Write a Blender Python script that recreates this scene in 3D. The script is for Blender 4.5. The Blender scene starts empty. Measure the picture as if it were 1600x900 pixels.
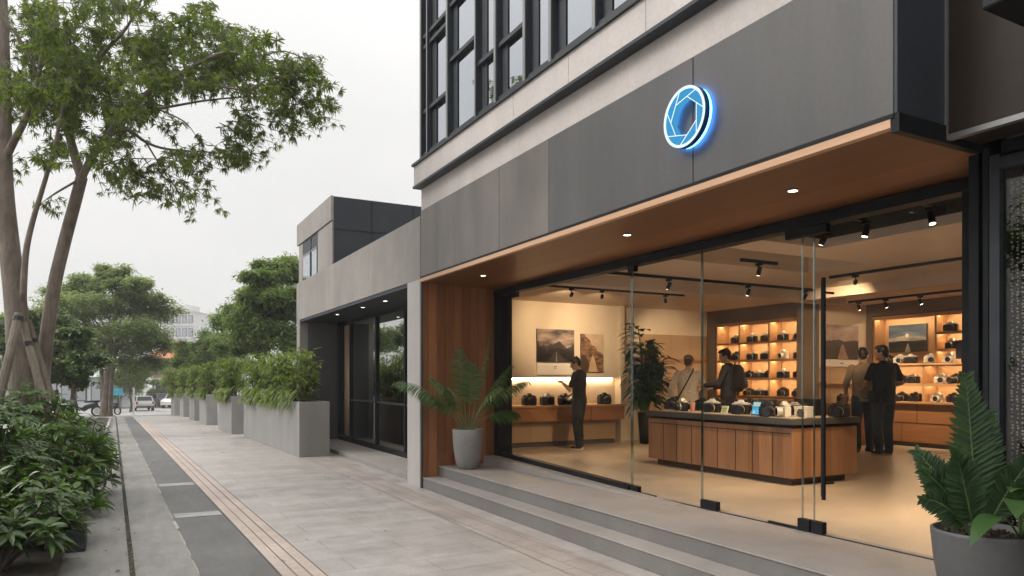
import bpy, math, random
from mathutils import Vector, Matrix
R = math.radians
random.seed(7)
S = bpy.context.scene
COL = S.collection

# ------------------------------------------------------------------ camera numbers
F, HY, VX, H = 1122.0, 592.0, 195.0, 1.6
TH = math.atan((800 - VX) / F); sT, cT = math.sin(TH), math.cos(TH)
def ray(px):
    u = (px - 800) / F
    return sT + cT * u, cT - sT * u
def W(px, py, d):                     # a point seen at a pixel of the 1600 px photograph, d metres away
    a, b = ray(px)
    return Vector((a * d, b * d, H - (py - HY) * d / F))
def GP(px, d):
    a, b = ray(px)
    return a * d, b * d

# ------------------------------------------------------------------ mesh helpers
class MB:
    def __init__(s): s.v = []; s.f = []; s.m = []
    def face(s, pts, mi=0):
        n = len(s.v); s.v += [tuple(p) for p in pts]; s.f.append(tuple(range(n, n + len(pts)))); s.m.append(mi)
    def box(s, x0, y0, z0, x1, y1, z1, mi=0):
        n = len(s.v)
        s.v += [(x0,y0,z0),(x1,y0,z0),(x1,y1,z0),(x0,y1,z0),(x0,y0,z1),(x1,y0,z1),(x1,y1,z1),(x0,y1,z1)]
        for q in ((0,3,2,1),(4,5,6,7),(0,1,5,4),(1,2,6,5),(2,3,7,6),(3,0,4,7)):
            s.f.append(tuple(n + i for i in q)); s.m.append(mi)
        return s
    def prism(s, poly, z0, z1, mi=0):          # poly: list of (x,y) counter-clockwise
        n = len(s.v); k = len(poly)
        s.v += [(x, y, z0) for x, y in poly] + [(x, y, z1) for x, y in poly]
        s.f.append(tuple(n + i for i in reversed(range(k)))); s.m.append(mi)
        s.f.append(tuple(n + k + i for i in range(k))); s.m.append(mi)
        for i in range(k):
            j = (i + 1) % k
            s.f.append((n+i, n+j, n+k+j, n+k+i)); s.m.append(mi)
        return s
    def tube(s, pts, rad, n=8, mi=0, cap=True):
        pts = [Vector(p) for p in pts]
        if not hasattr(rad, '__len__'): rad = [rad] * len(pts)
        rings = []; prev = None
        for i, p in enumerate(pts):
            t = (pts[min(i+1, len(pts)-1)] - pts[max(i-1, 0)])
            if t.length < 1e-9: t = Vector((0,0,1))
            t.normalize()
            if prev is None:
                a = Vector((0,0,1)) if abs(t.z) < .9 else Vector((1,0,0))
                u = t.cross(a).normalized()
            else:
                u = (prev - t * prev.dot(t))
                u = u.normalized() if u.length > 1e-6 else t.orthogonal().normalized()
            prev = u; w = t.cross(u)
            base = len(s.v)
            for k in range(n):
                an = 2 * math.pi * k / n
                s.v.append(tuple(p + (u * math.cos(an) + w * math.sin(an)) * rad[i]))
            rings.append(base)
        for a, b in zip(rings, rings[1:]):
            for k in range(n):
                j = (k + 1) % n
                s.f.append((a+k, a+j, b+j, b+k)); s.m.append(mi)
        if cap:
            s.f.append(tuple(rings[0] + k for k in reversed(range(n)))); s.m.append(mi)
            s.f.append(tuple(rings[-1] + k for k in range(n))); s.m.append(mi)
        return s
    def lathe(s, prof, c=(0,0,0), n=32, mi=0, axis='z', cap=False):
        rings = []
        for r, h in prof:
            base = len(s.v)
            for k in range(n):
                an = 2 * math.pi * k / n; x, y = r * math.cos(an), r * math.sin(an)
                if axis == 'z': p = (c[0]+x, c[1]+y, c[2]+h)
                elif axis == 'y': p = (c[0]+x, c[1]+h, c[2]+y)
                else: p = (c[0]+h, c[1]+x, c[2]+y)
                s.v.append(p)
            rings.append(base)
        for a, b in zip(rings, rings[1:]):
            for k in range(n):
                j = (k + 1) % n
                s.f.append((a+k, a+j, b+j, b+k)); s.m.append(mi)
        for base in ((rings[0], rings[-1]) if cap else ()):
            s.f.append(tuple(base + k for k in range(n))); s.m.append(mi)
        return s
    def ball(s, c, rx, ry=None, rz=None, n=12, mi=0, M=None):
        ry = ry or rx; rz = rz or rx; m = n // 2
        c = Vector(c); base = len(s.v)
        for i in range(m + 1):
            t = math.pi * i / m
            for k in range(n):
                an = 2 * math.pi * k / n
                p = Vector((rx*math.sin(t)*math.cos(an), ry*math.sin(t)*math.sin(an), rz*math.cos(t)))
                if M: p = M @ p
                s.v.append(tuple(c + p))
        for i in range(m):
            for k in range(n):
                j = (k+1) % n
                s.f.append((base+i*n+k, base+(i+1)*n+k, base+(i+1)*n+j, base+i*n+j)); s.m.append(mi)
        return s
    def limb(s, a, b, ra, rb, n=12):
        a, b = Vector(a), Vector(b)
        s.ball(a, ra, n=n); s.ball(b, rb, n=n)
        s.tube([a, a.lerp(b,.5), b], [ra, (ra+rb)/2*1.02, rb], n=n)
        return s
    def loft(s, rings, n=20, mi=0):            # rings: (cx,cy,cz,rx,ry)
        bs = []
        for cx, cy, cz, rx, ry in rings:
            bs.append(len(s.v))
            for k in range(n):
                an = 2*math.pi*k/n
                s.v.append((cx+rx*math.cos(an), cy+ry*math.sin(an), cz))
        for a, b in zip(bs, bs[1:]):
            for k in range(n):
                j = (k+1) % n
                s.f.append((a+k, a+j, b+j, b+k)); s.m.append(mi)
        s.f.append(tuple(bs[0]+k for k in reversed(range(n)))); s.m.append(mi)
        s.f.append(tuple(bs[-1]+k for k in range(n))); s.m.append(mi)
        return s
    def build(s, name, mat, parent=None, smooth=False, bevel=0.0, seg=2):
        off = Vector((0,0,0)); p = parent
        while p is not None:
            off += Vector(OFF.get(p.name, (0,0,0))); p = p.parent
        me = bpy.data.meshes.new(name)
        me.from_pydata([(x-off.x, y-off.y, z-off.z) for x, y, z in s.v], [], s.f)
        mats = mat if isinstance(mat, (list, tuple)) else [mat]
        for m in mats: me.materials.append(m)
        if len(mats) > 1: me.polygons.foreach_set('material_index', s.m)
        if smooth: me.polygons.foreach_set('use_smooth', [True] * len(me.polygons))
        me.update()
        o = bpy.data.objects.new(name, me); COL.objects.link(o)
        if parent is not None: o.parent = parent
        if bevel:
            b = o.modifiers.new('bevel', 'BEVEL'); b.width = bevel; b.segments = seg; b.limit_method = 'ANGLE'; b.angle_limit = R(50)
            try: b.harden_normals = False
            except Exception: pass
        return o
OFF = {}
def tag(o, label=None, cat=None, group=None, kind=None):
    if label:
        nw = len(label.split())
        if not 4 <= nw <= 16: print('LABEL LENGTH', nw, label)
        o['label'] = label
    if cat: o['category'] = cat
    if group: o['group'] = group
    if kind: o['kind'] = kind
    return o
def thing(name, label, cat, loc=(0,0,0), group=None):
    o = bpy.data.objects.new(name, None); COL.objects.link(o)
    o.location = loc; OFF[o.name] = tuple(loc); o.empty_display_size = .1
    return tag(o, label, cat, group)
def copy_tree(o, parent=None):
    c = o.copy(); COL.objects.link(c)
    if parent is not None: c.parent = parent
    for ch in o.children: copy_tree(ch, c)
    return c
def box(name, mat, x0, y0, z0, x1, y1, z1, parent=None, bevel=0.0):
    return MB().box(x0,y0,z0,x1,y1,z1).build(name, mat, parent, bevel=bevel)

# ------------------------------------------------------------------ materials
class NT:
    def __init__(s, name):
        s.m = bpy.data.materials.new(name); s.m.use_nodes = True
        s.t = s.m.node_tree; s.t.nodes.clear()
        s.out = s.t.nodes.new('ShaderNodeOutputMaterial')
    def n(s, ty, **kw):
        nd = s.t.nodes.new('ShaderNode' + ty)
        for k, v in kw.items():
            if k in nd.inputs: nd.inputs[k].default_value = v
            else: setattr(nd, k, v)
        return nd
    def l(s, a, b): s.t.links.new(a, b)
    def math(s, op, a, b=None):
        nd = s.t.nodes.new('ShaderNodeMath'); nd.operation = op
        for i, x in enumerate((a, b)):
            if x is None: continue
            if isinstance(x, (int, float)): nd.inputs[i].default_value = x
            else: s.l(x, nd.inputs[i])
        return nd.outputs[0]
    def coords(s, scale=(1,1,1), rot=(0,0,0), geo=False):
        if geo:
            tc = s.n('NewGeometry'); o = tc.outputs['Position']
        else:
            tc = s.n('TexCoord'); o = tc.outputs['Object']
        mp = s.n('Mapping'); mp.inputs['Scale'].default_value = scale; mp.inputs['Rotation'].default_value = rot
        s.l(o, mp.inputs['Vector']); return mp.outputs[0]
    def noise(s, vec, scale, detail=4, rough=.6):
        nd = s.n('TexNoise'); nd.inputs['Scale'].default_value = scale; nd.inputs['Detail'].default_value = detail; nd.inputs['Roughness'].default_value = rough
        s.l(vec, nd.inputs['Vector']); return nd.outputs['Fac']
    def ramp(s, fac, stops):
        nd = s.n('ValToRGB'); r = nd.color_ramp
        while len(r.elements) < len(stops): r.elements.new(.5)
        for e, (p, c) in zip(r.elements, stops): e.position = p; e.color = (*c, 1) if len(c) == 3 else c
        s.l(fac, nd.inputs['Fac']); return nd.outputs['Color']
    def mix(s, fac, a, b, blend='MIX'):
        nd = s.n('Mix'); nd.data_type = 'RGBA'; nd.blend_type = blend
        for i, x in ((0, fac), (6, a), (7, b)):
            if isinstance(x, (int, float)): nd.inputs[i].default_value = x
            elif isinstance(x, (tuple, list)): nd.inputs[i].default_value = (*x, 1) if len(x) == 3 else x
            else: s.l(x, nd.inputs[i])
        return nd.outputs[2]
    def finish(s, col, rough=.6, metal=0., bump=None, bstr=.2, bdist=.01, spec=.5, emis=None, estr=0):
        p = s.n('BsdfPrincipled')
        for k, v in (('Base Color', col), ('Roughness', rough), ('Metallic', metal), ('Specular IOR Level', spec)):
            if isinstance(v, (int, float)): p.inputs[k].default_value = v
            elif isinstance(v, (tuple, list)): p.inputs[k].default_value = (*v, 1) if len(v) == 3 else v
            else: s.l(v, p.inputs[k])
        if emis: p.inputs['Emission Color'].default_value = (*emis, 1); p.inputs['Emission Strength'].default_value = estr
        if bump is not None:
            b = s.n('Bump'); b.inputs['Strength'].default_value = bstr; b.inputs['Distance'].default_value = bdist
            s.l(bump, b.inputs['Height']); s.l(b.outputs[0], p.inputs['Normal'])
        s.l(p.outputs[0], s.out.inputs['Surface']); s.bsdf = p
        return s.m
def mulc(c, k): return tuple(min(1, x * k) for x in c)

def plain(name, c, rough=.5, metal=0., var=.12, scale=6, bstr=.05, spec=.5):
    t = NT(name); v = t.coords(geo=False)
    n = t.noise(v, scale); n2 = t.noise(v, scale * 9, 3)
    col = t.ramp(n, [(.3, mulc(c, 1 - var)), (.7, mulc(c, 1 + var))])
    rr = t.math('ADD', t.math('MULTIPLY', n2, .2), rough - .1)
    return t.finish(col, rr, metal, n2, bstr, .004, spec)
def concrete(name, c, rough=.6, streak=.18, blot=.15, bstr=.12, spec=.5, warm=None):
    t = NT(name); g = t.coords(geo=True)
    st = t.noise(t.coords((2.0, 2.0, .3), geo=True), 1.5, 4, .5)
    bl = t.noise(g, 1.1, 6, .65); fine = t.noise(g, 30, 4, .7)
    base = t.ramp(st, [(.32, mulc(c, 1 - streak)), (.68, mulc(c, 1 + streak))])
    b2 = t.ramp(bl, [(.3, (1-blot,)*3), (.7, (1,)*3)])
    col = t.mix(1., base, b2, 'MULTIPLY')
    f2 = t.ramp(fine, [(.25, (.86,)*3), (.6, (1,)*3)])
    col = t.mix(1., col, f2, 'MULTIPLY')
    rr = t.math('ADD', t.math('MULTIPLY', bl, .3), rough - .15)
    return t.finish(col, rr, 0, fine, bstr, .006, spec)
def wood(name, c1, c2, width=.12, along='z', rough=.42, gap=True, geo=True, spec=.5):
    t = NT(name)
    tc = t.n('NewGeometry') if geo else t.n('TexCoord')
    src = tc.outputs['Position'] if geo else tc.outputs['Object']
    sp = t.n('SeparateXYZ'); t.l(src, sp.inputs[0])
    X, Y, Z = sp.outputs
    if along == 'z': ac, al = t.math('ADD', X, Y), Z
    elif along == 'y': ac, al = t.math('ADD', X, Z), Y
    else: ac, al = t.math('ADD', Y, Z), X
    q = t.math('DIVIDE', ac, width); fl = t.math('FLOOR', q); fr = t.math('FRACT', q)
    wn = t.n('TexWhiteNoise'); wn.noise_dimensions = '1D'; t.l(fl, wn.inputs['W'])
    cb = t.n('CombineXYZ')
    t.l(t.math('MULTIPLY', ac, 22), cb.inputs[0]); t.l(t.math('MULTIPLY', al, 1.3), cb.inputs[1]); t.l(t.math('MULTIPLY', wn.outputs['Value'], 30), cb.inputs[2])
    g = t.noise(cb.outputs[0], 1.4, 6, .62)
    fac = t.math('ADD', t.math('MULTIPLY', g, .75), t.math('MULTIPLY', wn.outputs['Value'], .45))
    col = t.ramp(fac, [(.25, c1), (.85, c2)])
    if gap:
        ed = t.math('ABSOLUTE', t.math('SUBTRACT', fr, .5))
        line = t.math('GREATER_THAN', ed, .5 - .0022 / width)
        col = t.mix(line, col, mulc(c1, .35))
    rr = t.math('ADD', t.math('MULTIPLY', g, .25), rough - .12)
    return t.finish(col, rr, 0, g, .12, .004, spec)
def pavers(name, cols, bw, rh, mortar, msize=.006, rot=0., rough=.55, off=.5, noisec=.25):
    t = NT(name); v = t.coords(geo=True, rot=(0,0,rot))
    b = t.n('TexBrick'); b.offset = off; b.squash = 1
    b.inputs['Scale'].default_value = 1; b.inputs['Brick Width'].default_value = bw; b.inputs['Row Height'].default_value = rh
    b.inputs['Mortar Size'].default_value = msize; b.inputs['Mortar Smooth'].default_value = .3; b.inputs['Bias'].default_value = 0
    b.inputs['Color1'].default_value = (*cols[0], 1); b.inputs['Color2'].default_value = (*cols[1], 1); b.inputs['Mortar'].default_value = (*mortar, 1)
    t.l(v, b.inputs['Vector'])
    n = t.noise(t.coords((.6,1.7,1), geo=True, rot=(0,0,rot)), .7, 6, .62); n1 = t.noise(v, 2.5, 6, .7); n2 = t.noise(v, 40, 4, .7)
    c = t.mix(1., b.outputs['Color'], t.ramp(n, [(.3, (1-noisec, 1-noisec*1.05, 1-noisec*1.05)), (.65, (1.,1.,1.))]), 'MULTIPLY')
    c = t.mix(1., c, t.ramp(n1, [(.3, (.78,.77,.76)), (.6, (1,1,1))]), 'MULTIPLY')
    c = t.mix(1., c, t.ramp(n2, [(.3, (.85,)*3), (.6, (1,)*3)]), 'MULTIPLY')
    rr = t.math('ADD', t.math('MULTIPLY', n1, .4), rough - .2)
    h = t.math('SUBTRACT', t.math('MULTIPLY', n2, .25), b.outputs['Fac'])
    return t.finish(c, rr, 0, h, .35, .004)
def leaf(name, c1, c2, rough=.4, trans=.3, hue2=None, spec=.5):
    t = NT(name); g = t.n('NewGeometry')
    n = t.noise(g.outputs['Position'], 1.6, 3)
    f = t.math('ADD', t.math('MULTIPLY', g.outputs['Random Per Island'], .65), t.math('MULTIPLY', n, .35))
    stops = [(.12, c1), (.75, c2)] + ([(.97, hue2)] if hue2 else [])
    col = t.ramp(f, stops)
    t.finish(col, rough, 0, None, spec=spec)
    tr = t.n('BsdfTranslucent'); t.l(t.mix(1., col, (1.15, 1.25, .6), 'MULTIPLY'), tr.inputs['Color'])
    mx = t.n('MixShader'); mx.inputs[0].default_value = trans
    t.l(t.bsdf.outputs[0], mx.inputs[1]); t.l(tr.outputs[0], mx.inputs[2]); t.l(mx.outputs[0], t.out.inputs['Surface'])
    return t.m
def bark(name, c1, c2):
    t = NT(name); v = t.coords((9, 9, 1.6), geo=True)
    n = t.noise(v, 2, 6, .7); n2 = t.noise(t.coords(geo=True), 3, 4)
    col = t.mix(1., t.ramp(n, [(.3, c1), (.7, c2)]), t.ramp(n2, [(.35, (.7,.7,.66)), (.6, (1,1,1))]), 'MULTIPLY')
    return t.finish(col, .85, 0, n, .6, .02)
def glass(name, tint, base, rough=0., power=5, refl=(1,1,1), gain=1.):
    t = NT(name); lw = t.n('LayerWeight'); lw.inputs['Blend'].default_value = .5
    f = t.math('ADD', t.math('MULTIPLY', t.math('POWER', lw.outputs['Facing'], power), (1 - base)*gain), base)
    tr = t.n('BsdfTransparent'); tr.inputs['Color'].default_value = (*tint, 1)
    gl = t.n('BsdfGlossy'); gl.inputs['Roughness'].default_value = rough; gl.inputs['Color'].default_value = (*refl, 1)
    mx = t.n('MixShader'); t.l(f, mx.inputs[0]); t.l(tr.outputs[0], mx.inputs[1]); t.l(gl.outputs[0], mx.inputs[2])
    t.l(mx.outputs[0], t.out.inputs['Surface']); return t.m
def emit(name, c, s):
    t = NT(name); e = t.n('Emission'); e.inputs['Color'].default_value = (*c, 1); e.inputs['Strength'].default_value = s
    t.l(e.outputs[0], t.out.inputs['Surface']); return t.m

WARM = (1.0, .70, .41)
K = {}
K['conc_fascia'] = concrete('dark_concrete_panel', (.088,.084,.085), .5, .12, .2)
K['conc_fascia_lit'] = concrete('streaked_lit_concrete_panel', (.17,.15,.136), .5, .16, .3)  # streaked finish of the left panels, with brighter light put into its colour
K['conc_side'] = concrete('board_concrete', (.345,.315,.292), .62, .07, .32)
K['conc_pillar'] = concrete('pale_concrete', (.52,.49,.47), .6, .06, .1)
K['conc_cornice'] = concrete('cornice_stone', (.60,.545,.52), .6, .06, .12)
K['conc_planter'] = concrete('planter_concrete', (.31,.30,.288), .65, .08, .2)
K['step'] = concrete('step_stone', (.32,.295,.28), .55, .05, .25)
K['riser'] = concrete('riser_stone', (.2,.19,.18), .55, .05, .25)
K['clad_dark'] = plain('dark_metal_cladding', (.032,.037,.045), .5, .0, .08, 3, .05, .3)
K['clad_brown'] = plain('brown_metal_cladding', (.026,.018,.013), .5, 0, .1, 2, .05, .22)
K['reveal'] = concrete('dark_grey_render', (.10,.103,.108), .65, .06, .15)
K['black'] = plain('black_metal', (.010,.011,.013), .5, .0, .2, 8, .05, .18)
K['gunmetal'] = plain('grey_metal_frame', (.035,.039,.046), .45, .2, .1, 5, .05, .3)
K['silver'] = plain('silver_metal_edge', (.22,.22,.22), .4, .6, .1, 5)
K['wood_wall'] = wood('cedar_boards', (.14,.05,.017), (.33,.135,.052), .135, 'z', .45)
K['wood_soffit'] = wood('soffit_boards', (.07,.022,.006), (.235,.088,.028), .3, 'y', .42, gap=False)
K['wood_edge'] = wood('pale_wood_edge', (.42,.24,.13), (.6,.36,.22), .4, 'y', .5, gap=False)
K['wood_isl'] = wood('walnut_veneer', (.19,.092,.044), (.40,.215,.115), .19, 'z', .42, gap=False)
K['wood_shelf'] = wood('oak_shelf', (.36,.2,.09), (.52,.31,.15), .3, 'y', .45, gap=False)
K['wood_back'] = wood('pale_oak_back', (.46,.29,.15), (.60,.40,.22), .3, 'y', .5, gap=False)
K['wood_draw'] = wood('oak_drawer', (.24,.105,.04), (.37,.18,.075), .4, 'y', .45, gap=False)
K['wood_panel'] = wood('oak_wall_panel', (.30,.2,.12), (.4,.28,.17), .5, 'z', .5)
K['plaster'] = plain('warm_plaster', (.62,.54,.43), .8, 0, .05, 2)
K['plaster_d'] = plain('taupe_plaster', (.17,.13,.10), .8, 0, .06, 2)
K['ceil'] = plain('ceiling_plaster', (.60,.50,.40), .85, 0, .04, 2)
K['ceil_d'] = plain('dark_ceiling_void', (.05,.045,.04), .7, 0, .2, 3)
K['shopfloor'] = concrete('polished_floor', (.43,.36,.285), .36, .05, .2, .03)
K['slab'] = plain('dark_slab', (.075,.072,.07), .35, 0, .1, 4)
K['glass'] = glass('clear_glass', (.99,.993,.99), .003, gain=.06)
K['glass_edge'] = glass('glass_edge', (.55,.66,.62), .22, .05)
K['glass_sky'] = glass('mirror_tinted_glass', (.10,.11,.12), .52, .01, 3, (.80,.84,.89))
K['glass_side'] = glass('dark_tinted_glass', (.34,.32,.30), .36, .01, 3)
K['glass_dark'] = glass('dark_window_glass', (.8,.78,.75), .035, .01, 5, gain=.35)
K['led'] = emit('led_strip', (1., .71, .41), 46)
K['lamp'] = emit('lamp_lens', (1., .78, .5), 18)
K['lamp_s'] = emit('soffit_lamp_lens', (1., .85, .65), 12)
K['pot'] = concrete('pot_concrete', (.25,.245,.235), .7, .05, .15)
K['pot_d'] = concrete('dark_pot', (.10,.102,.105), .6, .06, .2)
K['pot_blk'] = plain('black_pot', (.02,.019,.018), .5, 0, .2, 8)
K['soil'] = plain('potting_soil', (.035,.024,.017), .95, 0, .5, 40, .8)
K['palm'] = leaf('palm_leaf', (.03,.07,.02), (.085,.155,.045), .4, .35)
K['palm_stem'] = plain('palm_stalk', (.10,.16,.05), .5, 0, .2, 8)
K['cycad'] = leaf('cycad_leaf', (.02,.05,.02), (.052,.105,.036), .45, .22)
K['rubber'] = leaf('glossy_indoor_leaf', (.016,.042,.012), (.05,.105,.028), .35, .2, None, .3)
K['tree_a'] = leaf('fine_tree_leaf', (.06,.085,.02), (.15,.195,.048), .55, .58, (.22,.265,.075))
K['tree_b'] = leaf('umbrella_tree_leaf', (.15,.185,.085), (.28,.33,.16), .6, .55)
K['tree_c'] = leaf('round_tree_leaf', (.09,.135,.045), (.21,.27,.10), .55, .55)
K['tree_d'] = leaf('yellow_green_leaf', (.10,.14,.03), (.24,.29,.06), .55, .5)
K['tree_k'] = leaf('dark_bush_leaf', (.05,.085,.03), (.13,.18,.06), .42, .45)
K['hedge'] = leaf('lime_hedge_leaf', (.09,.135,.025), (.2,.26,.055), .45, .5, (.3,.36,.10))
K['shrub'] = leaf('glossy_shrub_leaf', (.024,.055,.012), (.075,.135,.024), .32, .3, (.13,.2,.035))
K['shrub2'] = leaf('bright_shrub_leaf', (.035,.075,.013), (.10,.175,.028), .34, .35, (.17,.24,.045))
K['bark'] = bark('tree_bark', (.15,.118,.095), (.30,.245,.205))
K['bark_d'] = bark('dark_bark', (.06,.048,.038), (.14,.11,.085))
K['stake'] = bark('timber_stake', (.16,.13,.105), (.3,.25,.2))
K['skin'] = plain('skin_tone', (.44,.27,.18), .5, 0, .05, 10)
K['hair'] = plain('black_hair', (.011,.009,.008), .45, 0, .3, 40, .3)
K['hair_g'] = plain('grey_hair', (.10,.085,.07), .6, 0, .3, 40, .3)
K['c_black'] = plain('black_cloth', (.007,.007,.008), .85, 0, .2, 20, .08)
K['c_navy'] = plain('navy_cloth', (.022,.024,.033), .85, 0, .2, 20, .08)
K['c_grey'] = plain('light_grey_cloth', (.38,.34,.29), .85, 0, .12, 20, .08)
K['c_tan'] = plain('beige_cloth', (.33,.25,.16), .85, 0, .12, 20, .08)
K['c_jean'] = plain('denim_cloth', (.032,.052,.085), .85, 0, .25, 25, .08)
K['c_dk'] = plain('charcoal_cloth', (.011,.011,.013), .85, 0, .25, 25, .08)
K['shoe'] = plain('dark_shoe', (.02,.018,.016), .6, 0, .2, 20)
K['shoe_b'] = plain('brown_shoe', (.13,.06,.03), .5, 0, .2, 20)
K['sole'] = plain('pale_sole', (.5,.47,.42), .7, 0, .1, 20)
K['white'] = plain('white_paint', (.72,.70,.66), .5, 0, .04, 5)
K['cam_blk'] = plain('camera_black', (.014,.013,.013), .4, .0, .2, 60, .1, .35)
K['cam_sil'] = plain('camera_silver', (.62,.6,.56), .32, .35, .05, 40)
K['cam_whi'] = plain('camera_white', (.6,.57,.52), .45, 0, .04, 40)
K['lens_gl'] = plain('lens_front_glass', (.02,.02,.035), .08, 0, .1, 10, 0)
K['blue_face'] = emit('blue_sign_face', (.05,.30,.58), 1.0)
K['blue_glow'] = emit('blue_back_light', (.07,.33,1.0), 14)
K['white_glow'] = emit('white_sign_tube', (.75,.92,1.0), 1.1)
K['blue_rim'] = plain('blue_sign_rim', (.01,.06,.14), .35, .2, .05, 5)

# ------------------------------------------------------------------ ground and paving
def gz(y):
    pts = [(-200,0),(34,0),(62,-1.1),(82,-1.45),(600,-1.6)]
    for (a, za), (b, zb) in zip(pts, pts[1:]):
        if y <= b: return za + (zb - za) * (y - a) / (b - a)
    return -1.6
YS = [-80,-30,-8,-4,0,4,8,12,16,20,24,28,31,34,37,40,44,48,52,56,60,64,70,76,82,100,150,250,420]
def strip(name, mat, xl, xr, y0, y1, dz, label=None):
    m = MB(); ys = [y0] + [y for y in YS if y0 < y < y1] + [y1]
    for a, b in zip(ys, ys[1:]):
        m.face([(xl(a),a,gz(a)+dz),(xr(a),a,gz(a)+dz),(xr(b),b,gz(b)+dz),(xl(b),b,gz(b)+dz)])
    o = m.build(name, mat); o['kind'] = 'structure'; return o
drain = lambda y: .147 - .0138*y
mid = lambda y: .665 - .0205*y
tL = lambda y: 1.29 - .029*y
tR = lambda y: 1.615 - .030*y
cst = lambda v: (lambda y: v)
t = NT('road_surface'); v = t.coords(geo=True)
n = t.noise(v, .35, 6, .65); n2 = t.noise(v, 50, 3, .7)
K['road'] = t.finish(t.mix(1., t.ramp(n, [(.3,(.24,.235,.23)),(.7,(.36,.345,.335))]), t.ramp(n2, [(.3,(.8,.8,.8)),(.6,(1,1,1))]), 'MULTIPLY'), .7, 0, n2, .3, .005)
def slabmat(name, c, sl=2.0, worn=.35):
    t = NT(name); v = t.coords(geo=True)
    sp = t.n('SeparateXYZ'); t.l(v, sp.inputs[0])
    fr = t.math('FRACT', t.math('DIVIDE', t.math('ADD', sp.outputs[1], t.math('MULTIPLY', sp.outputs[0], .04)), sl))
    ln = t.math('LESS_THAN', fr, .006)
    a = t.noise(v, .8, 7, .68); b = t.noise(t.coords((5,.9,1), geo=True), 1.5, 5, .65); c3 = t.noise(v, 70, 3, .8)
    col = t.ramp(a, [(.3, mulc(c, 1-worn)), (.7, mulc(c, 1.12))])
    col = t.mix(1., col, t.ramp(b, [(.3,(.72,.72,.71)),(.65,(1,1,1))]), 'MULTIPLY')
    col = t.mix(1., col, t.ramp(c3, [(.3,(.72,.72,.72)),(.62,(1.05,1.05,1.05))]), 'MULTIPLY')
    col = t.mix(ln, col, mulc(c, .4))
    return t.finish(col, .6, 0, c3, .4, .004)
K['walk'] = slabmat('worn_concrete_walk', (.26,.247,.23), 2.1)
K['asph'] = slabmat('grey_lane', (.125,.121,.116), 50, .3)
K['band'] = plain('pale_concrete_band', (.29,.285,.275), .7, 0, .2, 5, .2)
K['pave'] = pavers('light_stone_pavers', ((.445,.415,.392),(.395,.367,.347)), 1.25, .42, (.25,.225,.205), .005, R(-1.6), .42)
K['pave2'] = pavers('rosy_border_pavers', ((.39,.345,.318),(.35,.305,.28)), .45, .22, (.17,.145,.13), .005, R(88))
K['tact'] = pavers('pink_guide_tiles', ((.50,.415,.36),(.46,.38,.33)), .3, .3, (.28,.215,.18), .004, R(-1.6), .6, 0, .2)
K['gap'] = plain('mossy_gap', (.028,.03,.018), .95, 0, .6, 30, .8)
K['soilbed'] = plain('bed_soil', (.05,.04,.03), .95, 0, .5, 10, .8)
t = NT('turf_and_lots'); v = t.coords(geo=True); n = t.noise(v, .2, 5)
strip('ground', K['road'], cst(-200), cst(200), -60, 300, 0)
strip('left_walk', K['walk'], lambda y: -2.2, lambda y: drain(y)-.02, -6, 60, .004)
strip('drain_channel', K['gap'], lambda y: drain(y)-.02, lambda y: drain(y)+.022, -6, 60, .004)
strip('middle_walk', K['walk'], lambda y: drain(y)+.022, mid, -6, 36, .004)
strip('grey_lane', K['asph'], mid, tL, -6, 36, .004)
mm = MB()
for y in (9.05, 11.8):
    for k in range(2):
        pass
    mm.face([(mid(y)+.03,y,.008),(tL(y)-.02,y-.02,.008),(tL(y+.3)-.02,y+.27,.008),(mid(y+.3)+.03,y+.3,.008)])
o = mm.build('lane_band', K['band']); o['kind'] = 'structure'
mm = MB(); y = 4.0
while y < 22:                                   # chipped joint between walk and lane
    L = random.uniform(.1,.9); w = random.choice((.004,.006,.008,.012,.022))
    mm.face([(mid(y)-w*.4,y,.009),(mid(y)+w,y+L*.2,.009),(mid(y+L)+w*.5,y+L,.009),(mid(y+L)-w*.5,y+L*.9,.009)])
    y += L + random.uniform(.02,.2)
o = mm.build('lane_joint', plain('pale_joint', (.33,.32,.305), .8, 0, .2, 8)); o['kind'] = 'structure'
strip('guide_path', K['tact'], tL, tR, -6, 30, .008)
mm = MB()
for f_ in (0, 1/3, 2/3, 1):
    for a, b in zip(range(-6, 30, 2), range(-4, 32, 2)):
        xa = tL(a)+(tR(a)-tL(a))*f_; xb = tL(b)+(tR(b)-tL(b))*f_
        mm.face([(xa-.0045,a,.0115),(xa+.0045,a,.0115),(xb+.0045,b,.0115),(xb-.0045,b,.0115)])
o = mm.build('guide_path_groove', plain('dark_groove', (.11,.085,.07), .8, 0, .2, 8)); o['kind'] = 'structure'
strip('pavement', K['pave'], tR, cst(3.83), -6, 36, .004)
strip('pavement_border', K['pave2'], cst(3.2), cst(3.62), -6, 14.6, .008)
strip('planting_bed', K['soilbed'], cst(-2.6), cst(-.48), 6.6, 33, .03)

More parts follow.
